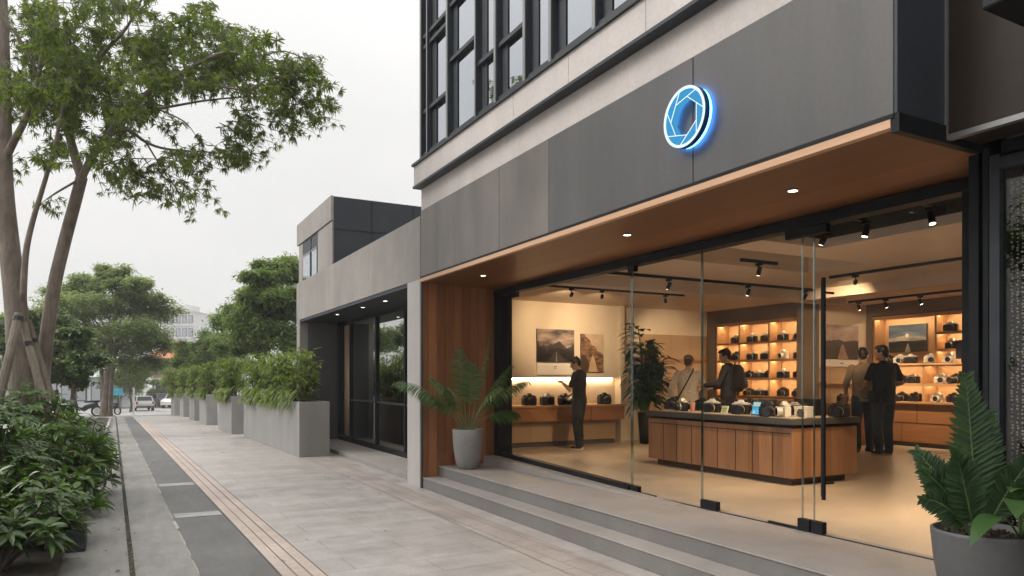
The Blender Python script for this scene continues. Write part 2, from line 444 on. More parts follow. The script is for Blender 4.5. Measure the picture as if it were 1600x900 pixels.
# leaf litter along the drain: one uncountable mass
mm = MB()
for i in range(900):
    y = random.uniform(3, 30); x = drain(y) + random.gauss(0, .02); s_ = random.uniform(.006,.018); a = random.uniform(0, 6.3)
    mm.face([(x+s_*math.cos(a+k*2.1), y+s_*math.sin(a+k*2.1), .012+random.random()*.006) for k in range(3)])
for i in range(130):
    y = random.uniform(4, 26); x = drain(y) - abs(random.gauss(0, .3)) if random.random() < .75 else random.uniform(0, 3.6); s_ = random.uniform(.012,.035); a = random.uniform(0, 6.3)
    mm.face([(x+s_*math.cos(a), y+s_*math.sin(a), .014), (x+s_*.4*math.cos(a+1.6), y+s_*.4*math.sin(a+1.6), .02), (x-s_*math.cos(a), y-s_*math.sin(a), .015), (x-s_*.4*math.cos(a+1.6), y-s_*.4*math.sin(a+1.6), .014)])
tag(mm.build('leaf_litter', leaf('litter', (.05,.05,.02), (.16,.13,.06), .8, .1)), kind='stuff')

# ------------------------------------------------------------------ steps
st = thing('entrance_steps', 'wide grey stone steps and landing in front of the glass shopfront', 'steps', (3.8, 5, 0))
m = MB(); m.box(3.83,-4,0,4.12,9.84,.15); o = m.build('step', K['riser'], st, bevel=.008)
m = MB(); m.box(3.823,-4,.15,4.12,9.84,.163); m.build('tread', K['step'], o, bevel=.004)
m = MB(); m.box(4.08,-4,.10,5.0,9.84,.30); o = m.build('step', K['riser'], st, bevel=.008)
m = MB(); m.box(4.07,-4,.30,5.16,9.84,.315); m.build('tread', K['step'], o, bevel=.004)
m = MB(); n0 = len(m.v)
m.v += [(4.78,9.8,.316),(4.86,5.6,.316),(5.03,5.6,.316),(5.03,9.8,.316),(4.80,9.8,.43),(4.9,5.6,.318),(5.03,5.6,.318),(5.03,9.8,.43)]
for q in ((4,7,6,5),(0,4,5,1),(1,5,6,2),(3,7,4,0),(2,6,7,3)): m.f.append(q); m.m.append(0)
m.build('sloping_sill', K['step'], st)

# ------------------------------------------------------------------ shop building
FX = 3.8
bd = thing('shop_building', 'tall grey shop building with dark fascia, wooden soffit and glazed upper floors', 'building', (8, 6, 0))
FZ0, FZ1, FY0, FY1 = 3.06, 4.05, 2.53, 9.86
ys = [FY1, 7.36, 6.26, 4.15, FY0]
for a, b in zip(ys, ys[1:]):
    box('fascia_panel', K['conc_fascia'] if b < 6 else K['conc_fascia_lit'], FX, b+.004, FZ0+.03, FX+.12, a-.004, FZ1, bd, bevel=.004)
box('fascia_backing', K['black'], FX+.03, FY0+.03, FZ0+.06, FX+1.2, FY1-.01, FZ1-.01, bd)
box('fascia_trim', K['black'], FX-.006, FY0, FZ0+.005, FX+.1, FY1, FZ0+.028, bd)
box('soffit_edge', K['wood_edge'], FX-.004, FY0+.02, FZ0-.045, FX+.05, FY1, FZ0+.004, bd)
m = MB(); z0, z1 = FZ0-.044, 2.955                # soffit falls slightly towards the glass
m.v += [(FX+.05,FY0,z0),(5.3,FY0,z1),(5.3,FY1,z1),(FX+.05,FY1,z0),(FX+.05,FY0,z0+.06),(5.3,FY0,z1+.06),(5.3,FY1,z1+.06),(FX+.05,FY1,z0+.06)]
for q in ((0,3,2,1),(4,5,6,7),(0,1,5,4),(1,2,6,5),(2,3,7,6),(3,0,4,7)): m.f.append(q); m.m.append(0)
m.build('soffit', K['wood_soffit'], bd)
# end face of the fascia, brown overhang, dark box above
box('end_panel', K['clad_dark'], FX+.001, FY0-.02, FZ0+.03, 4.30, FY0+.001, 9.0, bd, bevel=.003)
box('end_trim', K['black'], FX+.001, FY0-.03, FZ0-.075, 5.1, FY0+.018, FZ0+.028, bd)
box('overhang_panel', K['clad_brown'], 4.26, -3, 3.03, 4.6, FY0-.02, 9.0, bd, bevel=.004)
box('overhang_trim', K['silver'], 4.245, -3, 3.0, 4.29, FY0-.012, 3.032, bd)
box('overhang_post', K['silver'], 4.244, FY0-.035, 3.03, 4.262, FY0-.015, 9.0, bd)
box('canopy_box', K['black'], 3.72, -1, 3.42, 4.25, 2.02, 3.62, bd, bevel=.01)
# upper wall and cornice
box('wall', K['conc_cornice'], FX+.02, FY0+.01, FZ1, FX+.5, FY1+.02, 4.40, bd)
cy = [FY1+.04, 8.05, 6.85, 5.75, 4.6, 3.4, 2.54]
for a, b in zip(cy, cy[1:]):
    box('cornice_panel', K['conc_cornice'], FX-.09, b+.003, 4.40, FX+.2, a-.003, 4.69, bd)
box('cornice_ledge', K['gunmetal'], FX-.105, FY0+.01, 4.37, FX+.2, FY1+.05, 4.40, bd)
box('cornice_ledge', K['gunmetal'], FX-.12, FY0+.01, 4.69, FX+.3, FY1+.06, 4.725, bd)
# upper floor glazing: deep fins, set back panes
fin = [9.93, 9.68, 8.95, 8.06, 7.52, 6.82, 6.28, 5.5, 4.9, 4.1, 3.4, 2.6]
big = {0,2,4,5,6,7,8,9,10,11}
GX = 3.91
for i, y in enumerate(fin):
    w = .035 if i in big else .02
    x1 = GX+.03 if i in big else FX+.16
    o = box('window_fin', K['clad_dark'], FX+.03, y-w, 4.73, x1, y+w, 9.2, bd)
    box('fin_edge', K['silver'], FX+.02, y-w*.7, 4.73, FX+.03, y+w*.7, 9.2, o)
for i, (a, b) in enumerate(zip(fin, fin[1:])):
    w = MB().box(FX+.05,b+.02,4.86,FX+.09,a-.02,4.90)
    o = w.build('window', K['gunmetal'], bd)
    for z in ((5.48, 6.42, 6.58, 7.6, 8.5) if i % 3 != 2 else (5.86, 6.6, 7.6, 8.5)): box('transom', K['gunmetal'], FX+.05,b+.02,z,FX+.10,a-.02,z+.05, o)
    box('pane', K['glass_sky'], GX, b+.036, 4.74, GX+.012, a-.036, 9.2, o)
    box('spandrel', K['clad_dark'], GX-.012, a-.04-min(.15,(a-b)*.3), 4.74, GX-.002, a-.03, 9.2, o)
    cw = random.uniform(.25,.7)
    box('blind', K['white'], GX+.22, b+.05, 4.9, GX+.24, b+.05+(a-b-.1)*cw, 9.1, o)
box('inner_wall', K['black'], GX+.6, FY0, 4.6, GX+.7, FY1, 9.2, bd)
box('corner_pier', K['clad_dark'], GX+.2, FY1-.0, 4.73, 6.5, FY1+.1, 9.2, bd)
box('tower_mass', K['conc_cornice'], GX+.72, -24, 3.62, 13.8, FY1+.08, 9.2, bd)  # upper floors; unseen run behind the camera added to shade the planters
# pier with cedar cladding
box('pier', K['conc_pillar'], FX, 9.89, 0, 5.0, 10.42, 3.10, bd, bevel=.006)
box('cedar_cladding', K['wood_wall'], FX+.03, 9.85, .16, 5.0, 9.888, 3.03, bd)
box('metal_corner', K['gunmetal'], FX+.012, 9.845, 0, FX+.03, 9.889, 3.05, bd)

# ------------------------------------------------------------------ shop interior shell (parts of the building)
FL = .312; CZ = 3.1
WY = 12.1; SX1 = 11.5; RY = 9.47; SX2 = 13.3
m = MB(); m.box(5.03,-2,FL-.1,14,12.4,FL); m.build('shop_floor', K['shopfloor'], bd)
# ceiling with a dark slot and a recessed tray
m = MB()
xs = [5.12, 6.05, 7.05, 8.5, 14]; yy = [-2, 5.55, 6.05, 6.95, 12.4]
for i in range(4):
    for j in range(4):
        if (i == 1 and j == 0) or (i in (1, 2) and j == 2): continue
        m.box(xs[i], yy[j], CZ, xs[i+1], yy[j+1], CZ+.1)
m.build('ceiling', K['ceil'], bd)
m = MB(); m.box(6.0,-2,CZ+.34,7.1,5.6,CZ+.4); m.box(6.0,-2,CZ+.1,6.05,5.55,CZ+.36); m.box(7.05,-2,CZ+.1,7.1,5.6,CZ+.36); m.box(6.0,5.55,CZ+.1,7.1,5.6,CZ+.36)
m.tube([(6.3,-2,CZ+.25),(6.3,5.4,CZ+.25)], .05); m.tube([(6.75,-2,CZ+.28),(6.75,5.4,CZ+.2)], .035)
for k in range(9): m.box(6.06, -1+k*.75, CZ+.2, 7.04, -1+k*.75+.05, CZ+.24)
m.build('service_slot', K['ceil_d'], bd)
m = MB(); m.box(6.0,6.0,CZ+.22,8.55,7.0,CZ+.28); m.box(6.0,6.0,CZ+.1,6.05,7.0,CZ+.24); m.box(8.5,6.0,CZ+.1,8.55,7.0,CZ+.24); m.box(6.05,6.95,CZ+.1,8.5,7.0,CZ+.24); m.box(6.05,6.0,CZ+.1,8.5,6.05,CZ+.24)
m.build('ceiling_tray', K['plaster'], bd)
m = MB(); m.box(5.13, 8.5, CZ-.16, 11.4, 8.75, CZ); m.box(10.2, -2, CZ-.16, 10.45, 8.5, CZ); m.build('ceiling_beam', K['ceil'], bd)
# left wall: upper part stands proud of the lit niche
m = MB(); m.box(5.1,12.1,FL,11.6,12.4,CZ+.1); m.box(5.1,12.0,1.62,8.95,12.1,CZ); m.box(8.95,11.9,FL,9.05,12.1,CZ); m.build('picture_wall', K['plaster'], bd)
box('side_wall', K['plaster'], 5.02, 9.9, FL, 5.1, 12.4, CZ+.1, bd)
m = MB(); m.box(9.6,12.06,FL,11.45,12.1,2.55); o = m.build('wall_panelling', K['wood_panel'], bd)
box('picture_rail', K['wood_draw'], 9.3, 12.02, 1.98, 11.45, 12.06, 2.03, bd)
m = MB(); m.box(11.5,11.85,FL,11.9,12.4,CZ); m.box(11.86,9.5,FL,11.95,12,CZ); m.box(11.5,9.5,2.80,11.9,11.85,CZ); m.box(11.3,9.35,FL,11.75,9.5,CZ)
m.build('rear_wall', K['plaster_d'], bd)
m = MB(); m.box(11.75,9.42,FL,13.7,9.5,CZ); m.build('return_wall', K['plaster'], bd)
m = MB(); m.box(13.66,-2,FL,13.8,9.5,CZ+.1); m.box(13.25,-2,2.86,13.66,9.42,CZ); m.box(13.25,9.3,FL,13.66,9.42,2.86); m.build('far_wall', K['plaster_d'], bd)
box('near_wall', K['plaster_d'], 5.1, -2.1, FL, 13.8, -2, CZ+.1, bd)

# ------------------------------------------------------------------ shopfront glazing
GLX = 5.05
sf = thing('shopfront', 'full height clear glass shopfront with black header rail and patch fittings', 'shopfront', (GLX, 6, FL))
box('header_rail', K['black'], GLX-.06, 2.6, 2.87, GLX+.08, 9.86, 2.953, sf)
box('jamb', K['black'], 5.0, 9.70, FL, 5.16, 9.848, 2.87, sf)
box('jamb', K['black'], GLX-.02, 9.42, .4, GLX+.03, 9.47, 2.87, sf)
o = MB(); n0 = 0
o.v += [(GLX-.04,6.53,.32),(GLX+.06,6.53,.32),(GLX+.06,9.75,.43),(GLX-.04,9.75,.43),(GLX-.04,6.53,.395),(GLX+.06,6.53,.395),(GLX+.06,9.75,.50),(GLX-.04,9.75,.50)]
for q in ((0,3,2,1),(4,5,6,7),(0,1,5,4),(1,2,6,5),(2,3,7,6),(3,0,4,7)): o.f.append(q); o.m.append(0)
o.build('bottom_rail', K['black'], sf)
box('floor_track', K['gunmetal'], GLX-.012, 2.6, .314, GLX+.012, 6.5, .3225, sf)
panes = [(9.44,6.52,.4),(6.50,5.395,.335),(5.385,4.185,.335)]
for a, b, z in panes:
    p = box('pane', K['glass'], GLX, b, z, GLX+.012, a, 2.87, sf)
    box('glass_edge', K['glass_edge'], GLX-.001, b-.0025, z, GLX+.013, b+.006, 2.87, p)
    if z < .4: box('glass_edge', K['glass_edge'], GLX-.001, a-.006, z, GLX+.013, a+.0005, 2.87, p)
dr = box('door', K['glass'], GLX, 2.86, .335, GLX+.012, 4.07, 2.86, sf)
box('glass_edge', K['glass_edge'], GLX-.001, 4.066, .335, GLX+.013, 4.076, 2.86, dr)
m = MB(); m.tube([(GLX-.07,3.92,.62),(GLX-.07,3.92,2.42)], .017, 12)
for z in (.75, 2.3): m.tube([(GLX-.07,3.92,z),(GLX+.05,3.92,z)], .009, 8)
m.tube([(GLX+.06,4.04,.62),(GLX+.06,4.04,2.42)], .008, 12)
m.build('door_handle', K['black'], dr)
def patch(y0, y1, z0, z1): box('patch_fitting', K['black'], GLX-.022, y0, z0, GLX+.034, y1, z1, sf, bevel=.004)
patch(6.38,6.52,.316,.40); patch(5.17,5.39,.322,.405); patch(4.10,4.22,.322,.42); patch(3.97,4.08,.322,.42)
patch(3.93,4.35,2.80,2.88); patch(6.44,6.56,2.81,2.88); patch(9.2,9.44,2.80,2.88)
m = MB(); m.box(GLX-.01,6.1,.316,GLX+.02,6.38,.335); m.box(GLX-.01,4.22,.316,GLX+.02,4.55,.338); m.build('floor_clip', K['black'], sf)

# ------------------------------------------------------------------ black mullion column and neighbour window (right)
cl = thing('mullion_column', 'black steel mullion column between the open shopfront and the blinds window', 'column', (4.7, 2.47, .31))
m = MB(); m.box(4.62,2.525,.315,5.0,2.585,3.0); m.build('column', K['black'], cl, bevel=.004)
m = MB(); m.box(4.66,2.495,.315,5.0,2.525,3.0); m.build('recess', K['clad_dark'], cl)
m = MB(); m.box(4.61,2.462,.315,5.0,2.495,3.0); m.build('column', K['black'], cl, bevel=.004)
m = MB(); m.box(5.0,2.40,.315,5.2,2.84,2.96); m.build('jamb', K['black'], cl)
nw = thing('side_window', 'dark reflective window with horizontal blinds at the right edge', 'window', (4.65, 1, .31))
box('window_frame', K['gunmetal'], 4.612, 2.40, .315, 4.70, 2.46, 2.95, nw, bevel=.004)
box('window_head', K['gunmetal'], 4.615, -2, 2.86, 4.70, 2.398, 2.93, nw)
box('head_panel', K['black'], 4.63, -2, 2.952, 4.8, 2.40, 3.03, nw)
box('pane', K['glass_dark'], 4.65, -2, .33, 4.66, 2.398, 2.86, nw)
m = MB()
for k in range(54): m.box(4.76, -2, .45+k*.033, 4.79, 2.26, .457+k*.033)
m.build('blind', K['white'], nw)
m = MB(); rb = random.Random(4)
for y in (2.375, 2.345, 2.315, 2.285):
    z = .4
    while z < 2.8: m.ball((4.70, y+rb.uniform(-.004,.004), z), rb.uniform(.004,.008), n=6); z += rb.uniform(.014,.03)
m.build('bead_curtain', K['cam_sil'], nw, smooth=True)
box('inner_wall', K['black'], 5.0, -2, .3, 5.03, 2.398, 3.0, nw)

# ------------------------------------------------------------------ blue aperture sign
sy, sz = 4.15, 3.575
sg = thing('aperture_sign', 'round blue backlit sign shaped like a camera aperture on the dark fascia', 'sign', (FX-.06, sy, sz))
def ring(x0, x1, r0, r1, n=56):
    m = MB(); b = len(m.v)
    for k in range(n):
        a = 2*math.pi*k/n; c, s_ = math.cos(a), math.sin(a)
        for x, r in ((x0,r0),(x0,r1),(x1,r1),(x1,r0)): m.v.append((x, sy + r*c, sz + r*s_))
    for k in range(n):
        j = (k+1) % n
        for q in range(4):
            p = (q+1) % 4
            m.f.append((b+4*k+q, b+4*k+p, b+4*j+p, b+4*j+q)); m.m.append(0)
    return m
# annulus with a seven-sided opening
def hept(r, rot=0.): return [(sy + r*math.cos(rot+2*math.pi*k/7), sz + r*math.sin(rot+2*math.pi*k/7)) for k in range(7)]
m = MB(); N = 56
for k in range(N):
    a0, a1 = 2*math.pi*k/N, 2*math.pi*(k+1)/N
    def inner(a):
        seg = 2*math.pi/7; aa = (a % seg) - seg/2
        return .145*math.cos(seg/2)/math.cos(aa)*1.03
    q = []
    for a in (a0, a1):
        q.append((inner(a), a)); q.append((.212, a))
    P = lambda r, a, x: (x, sy + r*math.cos(a), sz + r*math.sin(a))
    xf, xb = FX-.085, FX-.03
    m.face([P(*q[0],xf),P(*q[2],xf),P(*q[3],xf),P(*q[1],xf)])
    m.face([P(*q[0],xb),P(*q[1],xb),P(*q[3],xb),P(*q[2],xb)])
    m.face([P(*q[0],xb),P(*q[2],xb),P(*q[2],xf),P(*q[0],xf)])
m.build('face', K['blue_face'], sg)
ring(FX-.09, FX-.045, .212, .228).build('rim', K['blue_rim'], sg, smooth=False)
ring(FX-.094, FX-.088, .205, .226).build('outer_line', K['white_glow'], sg)
ring(FX-.027, FX-.02, .185, .222).build('back_light', K['blue_glow'], sg)
m = MB(); seg = 2*math.pi/7
for k in range(7):
    a = k*seg; r0 = .148
    p = Vector((FX-.09, sy+r0*math.cos(a), sz+r0*math.sin(a)))
    q = Vector((FX-.09, sy+r0*math.cos(a+seg), sz+r0*math.sin(a+seg)))
    dirv = (q-p).normalized(); e = q
    while True:
        e = e + dirv*.004
        if math.hypot(e.y-sy, e.z-sz) > .206: break
    m.tube([p, e], .0032, 6)
    b2 = Vector((FX-.09, sy+.2*math.cos(a+seg*.62), sz+.2*math.sin(a+seg*.62)))
m.build('blade_line', K['white_glow'], sg)
m = MB()
for dy, dz in ((.19,0),(-.19,0),(0,.19),(0,-.19)): m.tube([(FX-.03,sy+dy,sz+dz),(FX+.01,sy+dy,sz+dz)], .008)
m.build('standoff', K['black'], sg)

# ------------------------------------------------------------------ low building on the left of the shop
lb = thing('low_building', 'low concrete building with a wide dark glazed recess beside the shop', 'building', (5, 14, 0))
SZ1 = 3.98
sy_ = [9.875, 11.05, 12.4, 13.35, 14.4, 15.2, 16.3, 17.4, 18.45]
for a, b in zip(sy_, sy_[1:]): box('wall_panel', K['conc_side'], FX-.002, a+.003, 3.06, FX+.25, b-.003, SZ1, lb)
box('wall', K['conc_side'], FX+.03, 10.43, 3.10, FX+.2, 18.44, SZ1-.02, lb)
box('roof', K['conc_side'], FX+.25, 9.95, 3.7, 9.5, 18.4, SZ1-.15, lb)
box('soffit', K['clad_dark'], FX+.01, 10.43, 3.0, 5.0, 18.2, 3.057, lb)
box('pier', K['conc_side'], FX, 18.1, 0, FX+.2, 18.44, 3.058, lb)
box('end_wall', K['clad_dark'], FX+.2, 18.0, 0, 9, 18.3, 3.0, lb)
box('reveal', K['reveal'], FX+.17, 17.97, 0, 4.72, 18.0, 3.0, lb)
box('sill', K['step'], FX+.15, 10.43, 0, 4.9, 17.97, .09, lb, bevel=.006)
BX = 4.74
box('window_frame', K['black'], BX-.03, 10.43, .09, BX+.06, 17.97, .20, lb)
box('window_frame', K['black'], BX-.03, 10.43, 2.93, BX+.06, 17.97, 3.0, lb)
sp_ = [17.93, 16.85, 14.85, 13.05, 11.3, 10.47]
for y in sp_: box('mullion', K['black'], BX-.04, y-.04, .2, BX+.06, y+.04, 2.93, lb)
for i, (a, b) in enumerate(zip(sp_, sp_[1:])):
    o = box('window', K['glass_side'] if i else K['glass'], BX, b+.04, .2, BX+.012, a-.04, 2.93, lb)
    if i > 0: box('transom', K['gunmetal'], BX-.02, b+.04, 1.08, BX+.03, a-.04, 1.12, o)
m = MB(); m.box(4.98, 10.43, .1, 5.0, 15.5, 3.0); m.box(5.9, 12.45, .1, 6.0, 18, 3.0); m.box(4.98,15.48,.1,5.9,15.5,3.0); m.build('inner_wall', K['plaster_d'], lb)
box('brown_screen', plain('brown_fabric_screen', (.42,.27,.18), .8, 0, .06, 3), 4.86, 16.9, .2, 4.88, 17.9, 2.93, lb)
box('inner_counter', K['wood_draw'], 5.3, 15.6, .1, 5.8, 16.9, 1.05, lb)
# box on its roof
tw = thing('rooftop_block', 'dark clad rooftop block with pale front and small windows above the low building', 'building', (5, 17.5, 3.8))
TX = 4.05
box('side_cladding', K['clad_dark'], TX+.02, 15.92, 3.7, 6.8, 15.98, 5.66, tw)
m = MB(); m.box(TX+.03,15.98,3.7,6.8,19.4,5.63); m.build('mass', K['conc_side'], tw)
for a, b in ((15.91,16.9),(16.9,17.9),(17.9,18.7),(18.7,19.5)): box('front_panel', K['conc_side'], TX-.03, a+.003, 5.12, TX+.03, b-.003, 5.67, tw)
box('front_panel', K['conc_side'], TX-.005, 15.915, 3.8, TX+.03, 17.25, 5.1, tw)
box('front_panel', K['conc_side'], TX-.005, 18.9, 3.8, TX+.03, 19.35, 5.1, tw)
for a, b in ((17.28,17.9),(18.0,18.88)):
    o = box('window', K['clad_dark'], TX-.002, a, 3.8, TX+.028, b, 5.08, tw)
    box('pane', K['glass_sky'], TX-.012, a+.06, 3.85, TX-.004, b-.06, 4.75, o)
    box('bar', K['silver'], TX-.02, a, 4.72, TX-.004, b, 4.77, o)
m = MB(); m.box(TX+.0,15.912,4.93,TX+2.6,15.918,4.94); m.box(TX+.9,15.912,3.9,TX+.91,15.918,5.65); m.box(TX+1.9,15.912,3.9,TX+1.91,15.918,5.65); m.build('cladding_joint', K['black'], tw)

# ------------------------------------------------------------------ lamps
def lamp_spot(loc, target, energy, size=60, blend=.6, radius=.03, parent=None, color=WARM):
    l = bpy.data.lights.new('spot_lamp', 'SPOT'); l.energy = energy; l.color = color; l.spot_size = R(size); l.spot_blend = 1.0; l.shadow_soft_size = radius
    o = bpy.data.objects.new('spot_lamp', l); COL.objects.link(o)
    d = Vector(target) - Vector(loc); o.rotation_euler = d.to_track_quat('-Z', 'Y').to_euler()
    if parent is not None:
        off = Vector(OFF[parent.name]); o.parent = parent; o.location = Vector(loc) - off
    else: o.location = loc
    return o
def soffit_z(x): return (FZ0-.044) + (2.955-(FZ0-.044))*(x-FX-.05)/(5.3-FX-.05)
def downlight(x, y, z, label, group, energy, r=.035):
    t_ = thing('downlight', label, 'downlight', (x, y, z), group)
    m = MB(); m.lathe([(r,-.008),(r*1.35,-.008),(r*1.35,.002),(r,.002),(r,-.008)], (x,y,z), 20); m.build('trim_ring', K['silver'], t_)
    m = MB(); m.lathe([(.0005,-.004),(r,-.004),(r,.001)], (x,y,z), 20); m.build('lens', K['lamp_s'], t_)
    lamp_spot((x,y,z-.012), (x,y,0), energy, 95, .8, .03, t_, (1,.72,.42))
for (px, py, lab) in ((1239,296,'lit downlight in the wooden soffit nearest the blue round sign'),
                      (980,366,'lit downlight in the middle of the wooden soffit'),
                      (755,430,'lit downlight in the wooden soffit above the cedar wall')):
    z = 3.0; d = (z - H)*F/(HY - py); x, y = GP(px, d); y = max(2.7, min(9.4, y)); x = max(FX+.2, min(4.95, x))
    downlight(x, y, soffit_z(x)-.001, lab, 'downlights in the wooden soffit', 28)
for px, py, lab in ((602,470,'small downlight in the dark recess soffit nearest the pale pier'),(567,480,'small downlight in the middle of the dark recess soffit'),(527,491,'small downlight at the far end of the dark recess soffit')):
    d = (3.0-H)*F/(HY-py); x, y = GP(px, d); x = max(4.0, min(4.6, x))
    downlight(x, min(17.6, y), 2.999, lab, 'downlights in the dark recess', 14, .04)

def track(label, a, b):
    m = MB(); (x0,y0),(x1,y1) = a, b; w = .018
    m.box(min(x0,x1)-w, min(y0,y1)-w, CZ-.04, max(x0,x1)+w, max(y0,y1)+w, CZ-.001)
    return tag(m.build('light_track', K['black']), label, 'light track', 'black light tracks on the ceiling')
track('black light track along the ceiling in front of the picture wall', (5.4, 9.75), (8.7, 9.75))
track('long black light track on the ceiling behind the plaster beam', (5.5, 8.15), (10.1, 8.15))
track('black light track parallel to the shopfront above the wooden island', (9.05, 1.0), (9.05, 7.0))
track('black light track on the ceiling before the shelving of the two men', (12.3, 4.5), (12.3, 9.1))
track('short black light track in the recessed ceiling tray', (6.75, 6.5), (7.35, 6.5))
def spot(x, y, z0, target, energy, label, size=55, on=True, r=.028, L=.10):
    t_ = thing('track_spotlight', label, 'spotlight', (x,y,z0), 'black spotlights under the shop ceiling')
    d = (Vector(target) - Vector((x,y,z0-.1))).normalized()
    c = Vector((x,y,z0-.1))
    m = MB(); m.box(x-.02,y-.045,z0-.03,x+.02,y+.045,z0-.001); m.tube([(x,y,z0-.02),(x,y,z0-.1)], .009, 8); m.build('mount', K['black'], t_)
    m = MB(); m.tube([c-d*L*.5, c+d*L*.5], r, 16); h = m.build('head', K['black'], t_)
    m = MB(); m.tube([c+d*L*.5, c+d*(L*.5+.004)], r*.8, 16); m.build('lens', K['lamp'], h)
    if on: lamp_spot(c+d*(L*.5+.012), target, energy, size, .7, .03, t_)
def onC(px, py, z=CZ-.1):
    d = (z-H)*F/(HY-py); return GP(px, d)
SPOTS = [
 (6.35,9.75,CZ-.04,(7.35,12.0,2.5),150,'black spotlight above the mountain road picture, left of two',60),
 (6.95,9.75,CZ-.04,(8.3,12.0,2.45),130,'black spotlight above the cliff picture, right of two',56),
 (8.3,9.75,CZ-.04,(10.4,12.1,2.3),190,'black spotlight over the tall indoor plant lighting the wood panelling',40),
 (7.0,8.15,CZ-.04,(7.2,10.5,.31),110,'black spotlight on the long track above the island, first from glass',70),
 (8.6,8.15,CZ-.04,(8.9,9.6,.4),110,'black spotlight on the long track above the man in grey',70),
 (9.9,8.15,CZ-.04,(10.8,10.2,1.0),90,'black spotlight on the long track near the rear shelving',70),
 (7.05,6.5,CZ-.04,(7.6,7.6,1.1),100,'lone black spotlight on the short track in the recessed tray',60),
 (9.05,6.6,CZ-.04,(12.4,9.45,2.35),200,'black spotlight lighting the picture on the return wall',42),
 (9.05,4.4,CZ-.04,(8.9,4.4,.31),170,'black spotlight over the open floor right of the island',80),
 (12.3,8.9,CZ-.04,(13.2,8.8,1.2),100,'black spotlight before the far shelving, first of three from the left',60),
 (12.3,8.35,CZ-.04,(13.2,8.2,1.2),100,'black spotlight before the far shelving, middle one of three',60),
 (12.3,7.7,CZ-.04,(13.2,7.4,1.2),100,'black spotlight before the far shelving, last of three from the left',60),
]
for x,y,z,tg,e,lab,sz_ in SPOTS: spot(x,y,z,tg,e*1.6,lab,sz_)
for i,(px,py,tg,e,lab) in enumerate(((1292,383,(7.0,7.2,.5),230,'big black spotlight in the dark ceiling slot, leftmost of three'),
                      (1363,371,(6.3,5.2,.31),210,'big black spotlight in the dark ceiling slot, middle one of three'),
                      (1455,350,(6.5,3.4,.31),230,'big black spotlight in the dark ceiling slot, nearest the column'))):
    x, y = onC(px, py, CZ-.06); spot(6.6, y, CZ+.1, tg, e*1.5, lab, 85, True, .032, .12)

# ------------------------------------------------------------------ cameras for the shelves
def camera_proto(name, body, top, lens_len, hump, cat='camera'):
    t_ = thing(name, None, cat, (0,0,0))
    w, h, d = .165, .088, .055                       # faces -Y
    m = MB(); m.box(-w/2,-d/2,0,w/2,d/2,h); m.box(-w/2-.002,-d/2-.022,.004,-w/2+.042,d/2,h*.95); m.build('body', body, t_, bevel=.008)
    m = MB(); m.box(-w/2+.004,-d/2+.004,h+.001,w/2-.004,d/2-.004,h+.016)
    if hump: m.v += [(-.03,-d/2,h+.016),(.03,-d/2,h+.016),(.03,d/2,h+.016),(-.03,d/2,h+.016),(-.017,-d/2+.008,h+.046),(.017,-d/2+.008,h+.046),(.017,d/2-.012,h+.046),(-.017,d/2-.012,h+.046)]; b=len(m.v)-8; [m.f.append(tuple(b+i for i in q)) or m.m.append(0) for q in ((4,5,6,7),(0,1,5,4),(1,2,6,5),(2,3,7,6),(3,0,4,7))]
    else: m.box(.015,-d/2-.002,h+.016,.05,d/2-.006,h+.03)
    m.build('top_plate', top, t_, bevel=.003)
    m = MB(); m.lathe([(.012,0),(.012,.012),(.0005,.012)], (-w/2+.03,0,h+.016), 12); m.lathe([(.014,0),(.014,.009),(.0005,.009)], (w/2-.03,0,h+.016), 12); m.build('dial', top, t_)
    L = lens_len; y0 = -d/2-.001
    m = MB(); m.lathe([(.03,y0),(.042,y0),(.042,y0-L*.35),(.039,y0-L*.36),(.039,y0-L*.62),(.043,y0-L*.64),(.043,y0-L),(.036,y0-L),(.033,y0-L+.012)], (.006,0,h*.5), 24, axis='y')
    ln = m.build('lens', K['cam_blk'] if body is not K['cam_whi'] else K['cam_sil'], t_, smooth=False)
    m = MB(); m.lathe([(.0365,y0-L+.004),(.0365,y0-L+.006),(.0005,y0-L+.006)], (.006,0,h*.5), 24, axis='y'); m.build('glass', K['lens_gl'], ln)
    m = MB(); m.lathe([(.0435,y0-.004),(.0445,y0-.004),(.0445,y0-.012),(.0435,y0-.012)], (.006,0,h*.5), 24, axis='y'); m.build('ring', K['cam_sil'], ln)
    return t_
PROTO = {
 'black': (camera_proto('camera', K['cam_blk'], K['cam_blk'], .06, True), 'black camera'),
 'silver': (camera_proto('camera', K['cam_blk'], K['cam_sil'], .045, True), 'silver topped black camera'),
 'long': (camera_proto('camera', K['cam_blk'], K['cam_blk'], .11, True), 'black camera with long lens'),
 'range': (camera_proto('camera', K['cam_blk'], K['cam_sil'], .035, False), 'flat topped silver and black camera'),
 'white': (camera_proto('camera', K['cam_whi'], K['cam_whi'], .05, True), 'white camera'),
}
USED = set()
def put_cam(kind, x, y, z, face, label, group, sc=1.25):
    p, _ = PROTO[kind]
    if kind not in USED: USED.add(kind); o = p
    else: o = copy_tree(p)
    o.location = (x,y,z); o.rotation_euler = (0,0,face); o.scale = (sc,sc,sc)
    tag(o, label, 'camera', group)
    return o
FX_ = R(-90)      # local -Y turned to -X
def kindname(k): return PROTO[k][1]

